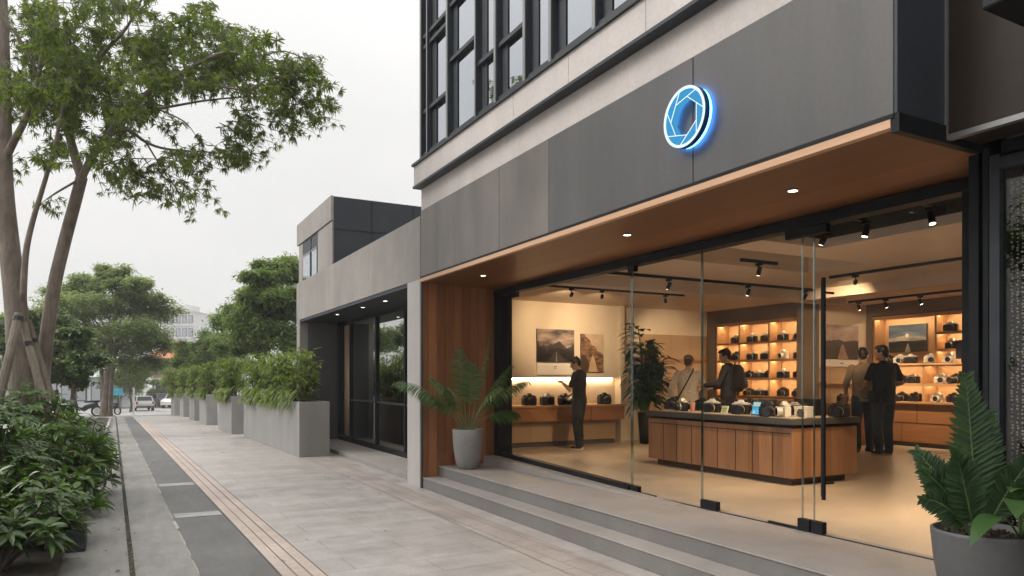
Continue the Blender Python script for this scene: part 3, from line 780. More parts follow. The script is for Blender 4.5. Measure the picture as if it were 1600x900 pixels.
# rear shelving (four tiers, three bays)
SB = 11.86; SF = 11.5
ru = thing('wall_shelving', 'four tier lit oak wall shelving full of cameras behind the island', 'shelving', (SF, 10.6, FL))
by = [11.8, 11.14, 10.34, 9.52]; tz = [1.25, 1.62, 2.0, 2.37, 2.76]
m = MB()
for y in by: m.box(SF-.01, y-.018, 1.23, SB-.02, y+.018, 2.80)
m.build('upright', K['wood_shelf'], ru)
for i, z in enumerate(tz): box('shelf', K['wood_shelf'], SF, 9.54, z-.022, SB-.022, 11.78, z, ru) if i < 4 else box('top_board', K['wood_shelf'], SF-.02, 9.5, z, SB-.02, 11.82, z+.04, ru)
box('back_board', K['wood_back'], SB-.02, 9.5, 1.2, SB-.003, 11.82, 2.8, ru)
for i in range(4):
    zt = tz[i+1]-.022 if i < 3 else tz[4]
    m = MB()
    for a, b in zip(by, by[1:]): m.box(SF+.10, b+.03, zt-.010, SF+.13, a-.03, zt-.002)
    m.build('led_strip', K['led'], ru)
    box('front_lip', K['wood_shelf'], SF-.004, 9.54, zt-.022, SF+.014, 11.78, zt+.0, ru)
o = box('base_cabinet', K['wood_draw'], SF-.12, 9.52, FL+.08, SB-.02, 11.8, 1.16, ru)
box('cabinet_top', K['wood_shelf'], SF-.14, 9.5, 1.16, SB-.02, 11.82, 1.20, o)
m = MB(); m.box(SF-.125,9.53,.72,SF-.121,11.79,.728); [m.box(SF-.125,y-.003,FL+.08,SF-.121,y+.003,1.16) for y in (11.05,10.3)]; m.build('drawer_gap', K['black'], o)
rows = ['lowest','third','second','top']; bays = ['left','middle','right']
pat = {3:[['silver'],['silver','silver'],['silver','white']], 2:[['black'],['range','silver'],['white','silver']], 1:[['silver','black'],['black','silver','black'],['silver','silver']], 0:[['black'],['long','silver','range'],['black','long']]}
pos = {1:['only'],2:['left','right'],3:['left','centre','right']}
for r_, bs in pat.items():
    for b_, ks in enumerate(bs):
        n_ = len(ks)
        for i, k in enumerate(ks):
            a, b = by[b_], by[b_+1]
            y = a - (a-b)*(i+.62)/(n_+.1) if n_ > 1 else a-(a-b)*.68
            if n_ == 3: y = a - (a-b)*(i+.6)/3.1
            put_cam(k, SF+.14, y, tz[r_]+.001, FX_+random.uniform(-.3,.3), f'{kindname(k)}, {rows[r_]} shelf, {pos[n_][i]} one in {bays[b_]} bay of rear shelving', 'cameras on the rear shelving', 1.22 if n_==3 else 1.42)

# far shelving behind the two men
fu = thing('display_shelving', 'wide lit oak display shelving with drawers behind the two talking men', 'shelving', (13.3, 8, FL))
A0, A1 = 9.27, 6.2
m = MB(); m.box(13.62,A1,1.1,13.655,A0,2.84); m.build('back_board', K['wood_back'], fu)
m = MB()
for y in (A0, 8.02, A1): m.box(13.28,y-.018,1.9,13.62,y+.018,2.84)
for y in (A0, 8.2, 7.2, A1): m.box(13.18,y-.018,1.17,13.62,y+.018,1.86)
m.build('upright', K['wood_shelf'], fu)
box('shelf', K['wood_shelf'], 13.14, A1, 1.86, 13.62, A0+.02, 1.895, fu)
box('shelf', K['wood_shelf'], 13.18, A1+.02, 1.49, 13.62, A0-.02, 1.515, fu)
box('shelf', K['wood_shelf'], 13.1, A1, 1.13, 13.62, A0+.02, 1.165, fu)
for z in (2.13, 2.45): box('shelf', K['wood_shelf'], 13.26, A1+.02, z, 13.62, 8.0, z+.025, fu)
box('top_board', K['wood_shelf'], 13.24, A1, 2.8, 13.62, A0+.02, 2.84, fu)
for a, b, z, x in ((9.24,8.04,2.785,13.36),(8.0,6.3,2.785,13.36),(8.0,6.3,2.435,13.40),(8.0,6.3,2.115,13.40),(9.2,8.24,1.845,13.35),(8.16,7.24,1.845,13.35),(9.2,6.3,1.475,13.35)):
    box('led_strip', K['led'], x, b, z, x+.02, a, z+.012, fu)
    box('front_lip', K['wood_shelf'], 13.17 if z < 1.9 else 13.25, b-.02, z-.012, 13.19 if z < 1.9 else 13.27, a+.02, z+.02, fu)
o = box('base_cabinet', K['wood_draw'], 13.16, A1, FL+.09, 13.62, A0, 1.13, fu)
m = MB(); m.box(13.155,A1,.76,13.159,A0,.77); [m.box(13.155,y-.003,.76,13.159,y+.003,1.13) for y in (8.3,7.3)]; [m.box(13.155,y-.003,FL+.09,13.159,y+.003,.76) for y in (8.6,7.6)]
m.build('drawer_gap', K['black'], o)
box('plinth', K['slab'], 13.24, A1, FL, 13.6, A0, FL+.09, fu)
g2 = 'cameras on the far display shelving'
for y,z,k,lab in ((7.78,2.476,'silver','left camera on the topmost far shelf, right of the blue landscape'),
                  (7.42,2.476,'black','right camera on the topmost far shelf, right of the blue landscape'),
                  (7.75,2.156,'silver','silver topped camera on the second far shelf beside the monitor'),
                  (9.0,1.896,'black','black camera under the blue landscape, leftmost on the long shelf'),
                  (8.75,1.896,'white','white camera under the blue landscape, second from left on the shelf'),
                  (8.55,1.896,'silver','silver topped camera under the blue landscape, third on the shelf'),
                  (8.15,1.896,'white','white camera on the long shelf just left of the upright'),
                  (7.8,1.896,'white','white camera on the long shelf right of the upright'),
                  (7.45,1.896,'black','black camera on the long shelf below the monitor'),
                  (8.75,1.516,'black','black camera in the middle row cubby, nearest the men'),
                  (8.5,1.516,'silver','silver topped camera in the middle row cubby, beside the black one'),
                  (7.95,1.516,'white','white camera in the right middle cubby, leftmost there'),
                  (7.68,1.516,'long','long lens camera in the right middle cubby, centre'),
                  (7.4,1.516,'black','black camera in the right middle cubby, rightmost there'),
                  (8.95,1.166,'range','flat topped camera in the lowest row, nearest the men'),
                  (8.72,1.166,'long','long lens camera in the lowest row, second from the men'),
                  (8.45,1.166,'black','black camera in the lowest row, just left of the upright'),
                  (8.02,1.166,'white','white camera in the lowest row, just right of the upright'),
                  (7.72,1.166,'black','black camera in the lowest row right cubby, centre'),
                  (7.42,1.166,'silver','silver topped camera in the lowest row right cubby, far right')):
    put_cam(k, 13.36, y, z, FX_+random.uniform(-.4,.4), lab, g2, 1.4)
mo = thing('monitor', 'small black monitor standing on the far display shelving beside the palm tip', 'monitor', (13.3, 7.4, 2.16))
m = MB(); m.box(13.22,7.05,1.96,13.25,7.62,2.3); m.build('housing', K['cam_blk'], mo, bevel=.005)
m = MB(); m.box(13.24,7.28,1.90,13.30,7.38,1.97); m.box(13.22,7.2,1.896,13.36,7.46,1.905); m.build('stand', K['cam_blk'], mo)
box('screen', K['lens_gl'], 13.215, 7.07, 1.98, 13.219, 7.60, 2.28, mo)

# picture prints ---------------------------------------------------------------
def cm(name, c, rough=.45): 
    k = 'p_'+name
    if k not in K: K[k] = plain(k, c, rough, 0, .15, 9)
    return K[k]
def cloudmat(name, c1, c2, sc=3.):
    k = 'p_'+name
    if k not in K:
        t = NT(k); n_ = t.noise(t.coords((1,1,2.5), geo=True), sc, 5, .6); K[k] = t.finish(t.ramp(n_, [(.35,c1),(.65,c2)]), .5)
    return K[k]
def picture(name, label, plane, u0, u1, z0, z1, fixed, art, group, depth=.04):
    """plane 'y': hangs on a wall facing -Y, u is x; plane 'x': wall facing -X, u runs along -y (left to right)."""
    def P(u, v, lift):
        uu = u0 + (u1-u0)*u; zz = z0 + (z1-z0)*v
        return (uu, fixed-depth-lift, zz) if plane == 'y' else (fixed-depth-lift, uu, zz)
    c = ((u0+u1)/2, fixed, z0) if plane == 'y' else (fixed, (u0+u1)/2, z0)
    t_ = thing('picture', label, 'picture', c, group)
    if plane == 'y': box('panel', cm('edge', (.05,.04,.035)), u0, fixed-depth, z0, u1, fixed-.002, z1, t_)
    else: box('panel', cm('edge', (.05,.04,.035)), fixed-depth, min(u0,u1), z0, fixed-.002, max(u0,u1), z1, t_)
    mats = []; m = MB()
    for i, (mt, poly) in enumerate(art):
        if mt not in mats: mats.append(mt)
        m.face([P(u, v, .002+.0012*i) for u, v in poly], mats.index(mt))
    m.build('print', mats, t_)
    return t_
def ridge(base, amp, n=22, seed=1, tilt=0.):
    r_ = random.Random(seed); top = []
    for i in range(n+1):
        u = i/n; top.append((u, base + tilt*u + amp*(abs(math.sin(u*5.1+seed))*.6 + r_.random()*.5)))
    return [(0,0)] + [(1,0)] + list(reversed(top))
full = [(0,0),(1,0),(1,1),(0,1)]
sk1 = cloudmat('storm_sky', (.06,.055,.065), (.42,.33,.28), 2.6); 
art1 = [(sk1, full), (cm('far_hill',(.055,.046,.05)), ridge(.40,.22,26,2)), (cm('hill',(.025,.022,.023)), ridge(.30,.16,24,5)), (cm('field',(.014,.013,.013)), ridge(.22,.04,12,8)),
        (cm('road_p',(.05,.045,.042)), [(.25,0),(.8,0),(.53,.33),(.49,.33)]), (cm('road_line',(.25,.22,.19)), [(.49,0),(.53,0),(.513,.32),(.508,.32)])]
GP_ = 'framed photographs on the shop walls'
picture('picture', 'wide mountain road photograph on the beige wall left of the man', 'y', 7.0, 7.85, 1.93, 2.57, 12.0, art1, GP_)
rk = cloudmat('rock', (.035,.02,.014), (.32,.19,.11), 9.)
art2 = [(cm('pale_sky',(.5,.38,.28)), full), (rk, [(0,0),(1,0),(1,.45),(.86,.52),(.72,.55),(.6,.68),(.45,.72),(.36,.86),(.2,.93),(.12,1),(0,1)]),
        (cm('path',(.5,.36,.22)), [(.3,0),(.72,0),(.62,.3),(.5,.46),(.42,.3)]), (cm('shade_rock',(.06,.035,.022)), [(0,0),(.3,0),(.36,.22),(.2,.4),(0,.45)])]
picture('picture', 'rocky cliff photograph with a glowing path right of the mountain road picture', 'y', 8.02, 8.56, 1.74, 2.50, 12.0, art2, GP_)
cp = thing('caption_board', 'pale caption board with a tiny mark under the mountain road photograph', 'sign', (7.4, 12.0, 1.7))
box('board', K['white'], 7.0, 11.965, 1.68, 7.84, 11.998, 1.91, cp)
m = MB(); m.face([(7.38,11.962,1.83),(7.41,11.962,1.83),(7.395,11.962,1.85)]); m.face([(7.41,11.962,1.83),(7.45,11.962,1.83),(7.43,11.962,1.855)]); m.box(7.39,11.9615,1.80,7.44,11.9635,1.807); m.build('mark', K['black'], cp)
art3 = [(cloudmat('dusk_sky', (.30,.23,.21), (.45,.36,.32), 3.), full), (cm('treeline',(.07,.052,.05)), ridge(.48,.1,26,3)), (cm('crop',(.06,.046,.038)), ridge(.36,.05,18,9)),
        (cm('furrow',(.3,.2,.15)), [(.38,0),(.7,0),(.56,.42),(.5,.42)]), (cm('crop_dark',(.05,.04,.032)), [(0,0),(.38,0),(.46,.3),(.2,.36),(0,.3)])]
picture('picture', 'dusk field photograph on the return wall behind the door handle', 'y', 11.92, 12.95, 1.99, 2.66, 9.42, art3, GP_)
cp = thing('caption_board', 'pale caption board under the dusk field photograph', 'sign', (12.5, 9.42, 1.8))
box('board', K['white'], 11.92, 9.385, 1.84, 12.95, 9.418, 1.98, cp)
box('mark', K['black'], 12.40, 9.382, 1.90, 12.50, 9.384, 1.915, cp)
art4 = [(cloudmat('blue_sky', (.025,.045,.085), (.09,.14,.21), 2.5), full), (cloudmat('mid_sky', (.09,.14,.2), (.2,.27,.34), 3.), [(0,.45),(1,.45),(1,.66),(.7,.72),(.5,.76),(.3,.7),(0,.62)]), (cloudmat('low_sky', (.25,.28,.3), (.5,.48,.45), 5.), [(0,.4),(1,.4),(1,.52),(.8,.56),(.6,.6),(.4,.6),(.2,.55),(0,.5)]), (cm('glow',(.85,.86,.84)), [(.5+.05*math.cos(i*.5236),.6+.075*math.sin(i*.5236)) for i in range(12)]), (cm('land',(.02,.022,.024)), ridge(.34,.08,24,6)),
        (cm('land2',(.045,.04,.03)), ridge(.1,.12,14,12)), (cm('track',(.4,.36,.3)), [(.44,.0),(.6,.0),(.54,.3),(.51,.3)])]
picture('picture', 'blue sky landscape photograph in the lit bay behind the two men', 'x', 9.15, 8.38, 2.13, 2.67, 13.62, art4, GP_)

# side cabinet under the return wall picture
sc_ = thing('side_cabinet', 'low oak cabinet against the return wall under the dusk photograph', 'cabinet', (12.3, 9.2, FL))
box('carcass', K['wood_draw'], 11.78, 9.0, FL, 13.0, 9.41, 1.12, sc_)
box('cabinet_top', K['wood_shelf'], 11.77, 8.98, 1.12, 13.02, 9.41, 1.15, sc_)
box('backsplash', K['wood_panel'], 11.78, 9.38, 1.15, 13.0, 9.415, 1.82, sc_)
box('ledge', K['wood_shelf'], 11.78, 9.2, 1.5, 13.0, 9.38, 1.53, sc_)
put_cam('black', 12.2, 9.2, 1.151, 0, 'black camera on the low cabinet below the dusk photograph', 'cameras on side cabinets')
put_cam('silver', 12.75, 9.2, 1.151, .2, 'silver topped camera on the low cabinet beside the beige shirt man', 'cameras on side cabinets')

# long counter along the picture wall
lc = thing('wall_counter', 'oak wall counter under the pictures with a lit niche above', 'counter', (7.3, 11.8, FL))
box('counter_top', K['wood_shelf'], 5.9, 11.55, 1.06, 8.82, 12.09, 1.10, lc, bevel=.003)
box('drawer', K['wood_draw'], 8.0, 11.58, .80, 8.80, 12.05, 1.058, lc)
box('drawer', K['wood_draw'], 5.95, 11.58, .80, 7.99, 12.05, 1.058, lc)
box('cabinet', K['wood_panel'], 5.95, 11.75, FL+.09, 8.7, 12.08, .798, lc)
box('plinth', K['slab'], 5.95, 11.78, FL, 8.7, 12.05, FL+.088, lc)
box('led_strip', K['led'], 6.0, 12.05, 1.595, 8.85, 12.07, 1.612, lc)
for x, k, lab in ((6.72,'black','black camera on the wall counter, leftmost of the row'),(7.12,'silver','silver topped camera on the wall counter, second from the left'),(7.5,'long','long lens camera on the wall counter, third from the left'),(7.86,'black','black camera on the wall counter half hidden behind the man'),(8.45,'black','black camera on the wall counter right of the man in black')):
    put_cam(k, x, 11.78, 1.101, random.uniform(-.25,.25), lab, 'cameras on the wall counter', 1.7)
    t_ = MB().box(x-.14,11.68,1.1008,x+.14,11.9,1.1048)

# ------------------------------------------------------------------ island
IX0, IX1, IY0, IY1, IZ = 7.02, 8.2, 5.96, 8.64, 1.12
il = thing('island_counter', 'wooden island counter with a dark stone top in the middle of the shop', 'counter', (7.7, 7.3, FL))
box('body', K['wood_isl'], IX0, IY0, FL+.09, IX1, IY1, IZ-.115, il, bevel=.003)
m = MB()
for k in range(1, 9): y = IY0+(IY1-IY0)*k/9+random.uniform(-.05,.05); m.box(IX0-.0025, y-.004, FL+.1, IX0+.001, y+.004, IZ-.18)
m.box(IX0-.0025, IY0+.03, IZ-.184, IX0+.001, IY1-.03, IZ-.176); m.build('door_gap', K['black'], il)
box('neck', K['black'], IX0+.03, IY0+.03, IZ-.115, IX1-.03, IY1-.03, IZ-.075, il)
box('stone_top', K['slab'], IX0-.03, IY0-.03, IZ-.075, IX1+.03, IY1+.03, IZ, il, bevel=.004)
box('display_mat', plain('pale_display_mat', (.42,.36,.29), .6, 0, .06, 6), IX0+.05, IY0+.02, IZ+.0005, IX1-.05, IY1-.1, IZ+.006, il)
box('plinth', plain('brown_plinth', (.07,.04,.025), .5), IX0+.1, IY0+.1, FL, IX1-.1, IY1-.1, FL+.09, il)
IZt = IZ+.0065
gi = 'cameras on the island counter'
def onI(px, x):                      # point on the island top seen at pixel column px at depth line x
    a, b = ray(px); d = x/a; return x, b*d
for px, x, k, lab, rr in ((1052,7.5,'black','black camera at the far left end of the island counter',.3),(1066,7.25,'silver','silver topped camera beside the pink cup on the island',-.3),
                   (1098,7.6,'black','black camera just right of the pink cup on the island',.2),(1113,7.3,'silver','silver topped camera just left of the green price card',.2),
                   (1121,7.9,'long','long lens camera behind the green price card on the island',.5),(1148,7.5,'black','black camera behind the front camera between card and tablet',0),
                   (1158,7.25,'silver','silver topped camera between the green card and the blue tablet',.3),(1172,8.0,'black','black camera half hidden behind the blue tablet',.2),
                   (1203,7.2,'long','long lens camera in front of the upright black box',.4),(1226,7.25,'white','white camera at the front of the island right of black box',-.5),
                   (1236,7.7,'range','flat topped camera near the right end of the island',.3),(1312,7.9,'black','black camera behind the door handle on the island right end',.2)):
    X_, Y_ = onI(px, x); put_cam(k, X_, Y_, IZt, FX_+rr, lab, gi, 1.45)
X_, Y_ = onI(1082, 7.22)
cu = thing('paper_cup', 'pink paper cup with a lid among the cameras on the island', 'cup', (X_,Y_,IZt))
m = MB(); m.lathe([(.0005,0),(.03,0),(.04,.11),(.0005,.11)], (X_,Y_,IZt), 20); m.build('cup', plain('pink_card', (.45,.2,.14), .6), cu, smooth=False)
m = MB(); m.lathe([(.042,.111),(.042,.122),(.036,.13),(.0005,.13)], (X_,Y_,IZt), 20); m.build('lid', K['c_tan'], cu)
def card(name, label, cat, px, x, w, h, fmat, art, lean=.25):
    X_, Y_ = onI(px, x)
    t_ = thing(name, label, cat, (X_,Y_,IZt))
    c, s_ = math.cos(lean), math.sin(lean)
    P = lambda u, v, l: (X_ + v*h*s_ - l*c, Y_ + w/2 - u*w, IZt + .004 + v*h*c + l*s_)
    m = MB()
    q = [(0,0),(1,0),(1,1),(0,1)]
    m.face([P(u,v,.0) for u,v in q]); m.face([P(u,v,-.012) for u,v in reversed(q)])
    for (a,b) in zip(q, q[1:]+q[:1]): m.face([P(*b,0),P(*a,0),P(*a,-.012),P(*b,-.012)])
    m.build('frame', fmat, t_)
    m = MB(); m.tube([P(.5,.7,-.012), (X_+.75*h*s_+.05, Y_, IZt+.002)], .006, 6); m.build('stand', fmat, t_)
    mats = []; m = MB()
    for i,(mt,(u0,v0,u1,v1)) in enumerate(art):
        if mt not in mats: mats.append(mt)
        m.face([P(u,v,.0015+.001*i) for u,v in ((u0,v0),(u1,v0),(u1,v1),(u0,v1))], mats.index(mt))
    m.build('display', mats, t_)
    return t_
scr = emit('tablet_screen', (.10,.42,.68), 1.0); scr2 = emit('tablet_block', (.55,.60,.35), .9); scr3 = emit('tablet_line', (.03,.2,.4), .8)
card('tablet', 'upright tablet with a bright blue screen standing on the island', 'tablet', 1180, 7.2, .145, .185, K['cam_blk'],
     [(scr,(.06,.05,.94,.95)),(scr2,(.12,.66,.88,.9)),(scr3,(.16,.52,.84,.56)),(scr3,(.16,.42,.7,.46)),(scr2,(.2,.12,.45,.3))])
card('price_card', 'small pale green price card standing between two cameras on the island', 'sign', 1131, 7.2, .11, .105, K['white'],
     [(plain('green_card',(.35,.45,.28),.6),(.04,.04,.96,.96)),(plain('green_ink',(.12,.22,.12),.6),(.2,.55,.8,.7)),(plain('green_ink2',(.14,.25,.14),.6),(.2,.3,.65,.4))])
def carton(label, px, x, w, d_, h, mt, mt2):
    X_, Y_ = onI(px, x); t_ = thing('product_box', label, 'box', (X_,Y_,IZt))
    box('carton', mt, X_-d_/2, Y_-w/2, IZt, X_+d_/2, Y_+w/2, IZt+h, t_, bevel=.003)
    box('lid', mt, X_-d_/2-.003, Y_-w/2-.003, IZt+h*.72, X_+d_/2+.003, Y_+w/2+.003, IZt+h+.003, t_, bevel=.002)
    m = MB(); m.lathe([(w*.28,-.002),(w*.28,.0)], (X_-d_/2-.001,Y_,IZt+h*.4), 20, axis='x', cap=True); m.box(X_-d_/2-.002,Y_-w*.35,IZt+h*.12,X_-d_/2-.0005,Y_+w*.35,IZt+h*.18); m.build('printed_mark', mt2, t_)
carton('upright black product box right of the blue tablet', 1200, 7.5, .19, .12, .20, K['cam_blk'], K['slab'])
carton('white product box printed with a lens at the island right end', 1256, 7.35, .19, .12, .135, K['cam_whi'], K['slab'])
carton('large black product box behind the white one on the island', 1264, 7.9, .3, .2, .21, K['cam_blk'], K['slab'])
for px,x,lab in ((1066,7.22,'tray under the silver topped camera at the island left end'),(1113,7.28,'tray under the camera left of the green price card'),(1226,7.24,'tray under the white camera on the island')):
    pass

# ------------------------------------------------------------------ people
def remesh(m, name, mat, parent, vox, smooth=4):
    tmp = m.build(name+'_raw', mat); 
    mod = tmp.modifiers.new('r','REMESH'); mod.mode = 'VOXEL'; mod.voxel_size = vox
    sm = tmp.modifiers.new('s','SMOOTH'); sm.iterations = smooth; sm.factor = .5
    dg = bpy.context.evaluated_depsgraph_get(); dg.update()
    me = bpy.data.meshes.new_from_object(tmp.evaluated_get(dg)); me.name = name
    me.polygons.foreach_set('use_smooth', [True]*len(me.polygons))
    bpy.data.objects.remove(tmp)
    o = bpy.data.objects.new(name, me); COL.objects.link(o); o.parent = parent
    if not me.materials: me.materials.append(mat)
    return o
def person(label, x, y, hgt, face, shirt, trouser, shoe, hair, larm, rarm, head=(0,0), sleeve='short', stance=.0, build=1., collar=True, cap=None):
    """Local frame: +Y forward, +X to the person's right. larm / rarm = (elbow, wrist) positions."""
    t_ = thing('person', label, 'person', (0,0,0), None)
    k = hgt/1.72
    V = lambda *p: Vector(p)
    hipz, kz, az = .90, .49, .075
    legs = []
    for s_ in (-1, 1):
        f_ = stance*s_
        legs.append((V(s_*.088,0,hipz), V(s_*.105,.03+f_*.5,kz), V(s_*.11,-.01+f_,az)))
    yaw, pitch = head
    Mh = Matrix.Rotation(yaw,3,'Z') @ Matrix.Rotation(pitch,3,'X')
    hc = V(0,.015,1.495) + Mh @ V(0,.015,.105)
    hp = lambda *p: hc + Mh @ V(*p)
    b = MB()
    # head
    b.ball(hp(0,-.005,.025), .074, .094, .095, 20, M=Mh); b.ball(hp(0,.022,-.035), .058, .068, .082, 16, M=Mh); b.ball(hp(0,.068,-.088), .026,.024,.022, 10, M=Mh)
    b.ball(hp(0,.098,-.022), .013,.02,.016, 10, M=Mh); b.limb(hp(0,.086,.015), hp(0,.1,-.018), .009, .011, 8)
    b.ball(hp(0,.082,-.055), .022,.012,.006, 8, M=Mh); b.ball(hp(0,.082,-.066), .02,.011,.006, 8, M=Mh)
    b.limb(hp(-.04,.078,.028), hp(.04,.078,.028), .012, .012, 8)
    for s_ in (-1,1): b.ball(hp(s_*.077,-.005,-.015), .009,.02,.032, 10, M=Mh)
    b.limb(V(0,-.012,1.40), hp(0,-.012,-.06), .058, .052)
    # torso and legs
    b.loft([(0,0,.86,.15,.10),(0,0,.95,.155,.105),(0,0,1.07,.135,.095),(0,.005,1.22,.155,.11),(0,0,1.35,.165,.105),(0,-.005,1.43,.10,.075)], 20)
    for (h_,kn,an) in legs: b.limb(h_,kn,.085,.056); b.limb(kn,an,.056,.036); b.limb(an, an+V(0,.10,-.04), .036,.03)
    arms = []
    for s_, (el, wr) in ((-1,larm),(1,rarm)):
        sh = V(s_*.185,-.005,1.385); el = V(*el); wr = V(*wr); arms.append((sh,el,wr))
        b.limb(sh,el,.05,.038); b.limb(el,el.lerp(wr,.35),.038,.038); b.limb(el.lerp(wr,.35),wr,.038,.026)
        d = (wr-el).normalized(); side = d.cross(V(0,0,1)); side = side.normalized() if side.length > .2 else V(0,1,0)
        if side.x*s_ > 0 and abs(d.z) < .8: side = -side
        nrm = d.cross(side).normalized()
        if nrm.z > 0: nrm = -nrm
        pc = wr + d*.05
        M_ = Matrix((side, d, nrm)).transposed()
        b.ball(pc, .04,.052,.016, 14, M=M_)
        for i,(o_,L) in enumerate(((-.03,.062),(-.01,.072),(.011,.067),(.03,.052))):
            p0 = wr + d*.085 + side*o_; p1 = p0 + d*L*.5 + nrm*L*.12; p2 = p1 + d*L*.32 + nrm*L*.3
            b.limb(p0,p1,.0105,.0095,8); b.limb(p1,p2,.0095,.0085,8)
        p0 = wr + d*.03 - side*.03; p1 = p0 - side*.028 + d*.03 + nrm*.01; p2 = p1 + d*.03 + nrm*.012 + side*.006
        b.limb(p0,p1,.0125,.011,8); b.limb(p1,p2,.011,.009,8)
    remesh(b, 'body', K['skin'], t_, .0065, 5)
    # eyes
    e = MB()
    for s_ in (-1,1): e.ball(hp(s_*.03,.081,.006), .008,.005,.004, 8, M=Mh)
    e.build('eyes', K['hair'], t_)
    # shirt
    c = MB(); w = build
    c.loft([(0,.0,.83,.168*w,.122),(0,0,.93,.172*w,.125),(0,.0,1.07,.165*w,.118),(0,.004,1.22,.178*w,.124),(0,0,1.33,.19*w,.118),(0,-.006,1.41,.15*w,.09),(0,-.01,1.455,.075,.066)], 24)
    for (sh,el,wr) in arms:
        c.ball(sh+V(0,0,-.005), .066,.064,.062, 14)
        if sleeve == 'short': e_ = sh.lerp(el,.72); c.limb(sh,e_,.064,.058)
        else:
            c.limb(sh,el,.063,.05); e_ = el.lerp(wr,.88 if sleeve == 'long' else .3); c.limb(el,e_,.051,.041)
    r_ = random.Random(int(x*100))
    for i in range(10):
        z = r_.uniform(.88,1.2); a = r_.uniform(0,6.3); p0 = V(.165*w*math.cos(a), .118*math.sin(a), z); a2 = a + r_.uniform(-.6,.6)
        c.limb(p0, V(.165*w*math.cos(a2), .118*math.sin(a2), z+r_.uniform(-.08,.1)), .014, .01, 8)
    sh_o = remesh(c, 'shirt', shirt, t_, .009, 3)
    if collar:
        q = MB(); n_=20
        for i in range(n_):
            a0, a1 = 2*math.pi*i/n_, 2*math.pi*(i+1)/n_
            q.face([(.076*math.cos(a0),-.01+.068*math.sin(a0),1.43),(.076*math.cos(a1),-.01+.068*math.sin(a1),1.43),(.066*math.cos(a1),-.008+.06*math.sin(a1),1.475),(.066*math.cos(a0),-.008+.06*math.sin(a0),1.475)])
        cb = q.build('collar', shirt, sh_o, smooth=True); so = cb.modifiers.new('t','SOLIDIFY'); so.thickness = .01
    # trousers
    c = MB(); c.loft([(0,0,.80,.15,.11),(0,0,.88,.17,.125),(0,0,.98,.16,.115)], 22)
    for (h_,kn,an) in legs:
        c.limb(h_+V(0,0,-.02),kn,.105,.078); c.limb(kn,an+V(0,.0,-.01),.076,.062)
        for i in range(4): z = r_.uniform(.1,.3); c.ball(an+V(0,0,z*.6), .068,.068,.014, 12)
    remesh(c, 'trousers', trouser, t_, .009, 3)
    for (h_,kn,an) in legs:
        q = MB(); q.ball(an+V(0,.0,-.02), .046,.06,.05, 14); q.ball(an+V(0,.09,-.04), .045,.09,.033, 14)
        so = remesh(q, 'shoe', shoe, t_, .009, 2)
        q = MB(); q.prism([(an.x+.046*math.cos(a)*(1 if math.sin(a)<0 else .95), an.y+.055+.125*math.sin(a)) for a in [2*math.pi*i/18 for i in range(18)]], 0, .022); q.build('sole', K['sole'] if shoe is K['shoe'] else K['shoe'], so)
    # hair
    q = MB()
    q.ball(hp(0,-.016,.038), .083,.1,.094, 20, M=Mh); q.ball(hp(0,-.055,-.02), .066,.05,.066, 14, M=Mh)
    if cap is None:
        q.ball(hp(.0,.05,.085), .06,.045,.03, 12, M=Mh)
        for i in range(16): q.ball(hp(r_.uniform(-.06,.06), r_.uniform(-.09,.06), r_.uniform(.07,.12)), .02,.03,.014, 8, M=Mh)
    ho = remesh(q, 'hair', hair, t_, .008, 2)
    # keep the face free of hair: cut away what lies in front
    me = ho.data
    import bmesh
    bm = bmesh.new(); bm.from_mesh(me); Mi = Mh.inverted()
    kill = [v_ for v_ in bm.verts if (lambda p: p.y > .052 and p.z < .062)(Mi @ (v_.co - hc))]
    bmesh.ops.delete(bm, geom=kill, context='VERTS'); bm.to_mesh(me); bm.free()
    if cap is not None:
        q = MB(); q.ball(hp(0,-.012,.06), .09,.108,.075, 20, M=Mh); q.ball(hp(0,.09,.045), .062,.06,.012, 14, M=Mh)
        remesh(q, 'cap', cap, t_, .008, 2)
    t_.location = (x,y,FL); t_.rotation_euler = (0,0,face); t_.scale = (k,k,k)
    return t_
def yawdir(fx, fy): return math.atan2(-fx, fy)
person('man in a black T-shirt and trousers looking down beside the wall counter', 7.33, 11.0, 1.70, yawdir(-.55,.83), K['c_black'], K['c_dk'], K['shoe'], K['hair'],
       ((-.25,.08,1.10),(-.13,.27,1.22)), ((.27,.02,1.12),(.2,.22,1.02)), (R(28), R(-24)), 'short', .03, 1.0)
person('man in a pale grey shirt and cap standing behind the island', 9.04, 10.0, 1.72, yawdir(.62,.78), K['c_grey'], K['c_dk'], K['shoe'], K['hair_g'],
       ((-.3,-.03,1.12),(-.27,.08,.88)), ((.3,-.02,1.12),(.22,.22,1.0)), (R(-25), R(-8)), 'long', .02, 1.1, cap=K['c_tan'])
person('man in a navy shirt with a backpack looking left behind the island', 9.53, 9.5, 1.83, yawdir(-.52,.85), K['c_navy'], K['c_dk'], K['shoe'], K['hair'],
       ((-.25,.1,1.12),(-.17,.36,1.1)), ((.26,.06,1.12),(.12,.3,1.05)), (R(22), R(-14)), 'long', .02, 1.05)
person('man in a beige shirt and dark jeans turning right to talk', 11.53, 8.25, 1.84, yawdir(.55,.83), K['c_tan'], K['c_jean'], K['shoe_b'], K['hair'],
       ((-.29,-.02,1.12),(-.25,.1,.9)), ((.28,.05,1.12),(.14,.28,1.05)), (R(-32), R(-4)), 'half', .02, 1.05)
person('man in a black shirt and blue jeans seen from behind', 11.32, 7.72, 1.86, yawdir(.30,.95), K['c_black'], K['c_jean'], K['shoe'], K['hair'],
       ((-.29,.04,1.12),(-.15,.27,1.05)), ((.32,.0,1.13),(.2,.24,1.05)), (R(42), R(-4)), 'short', .03, 1.12)
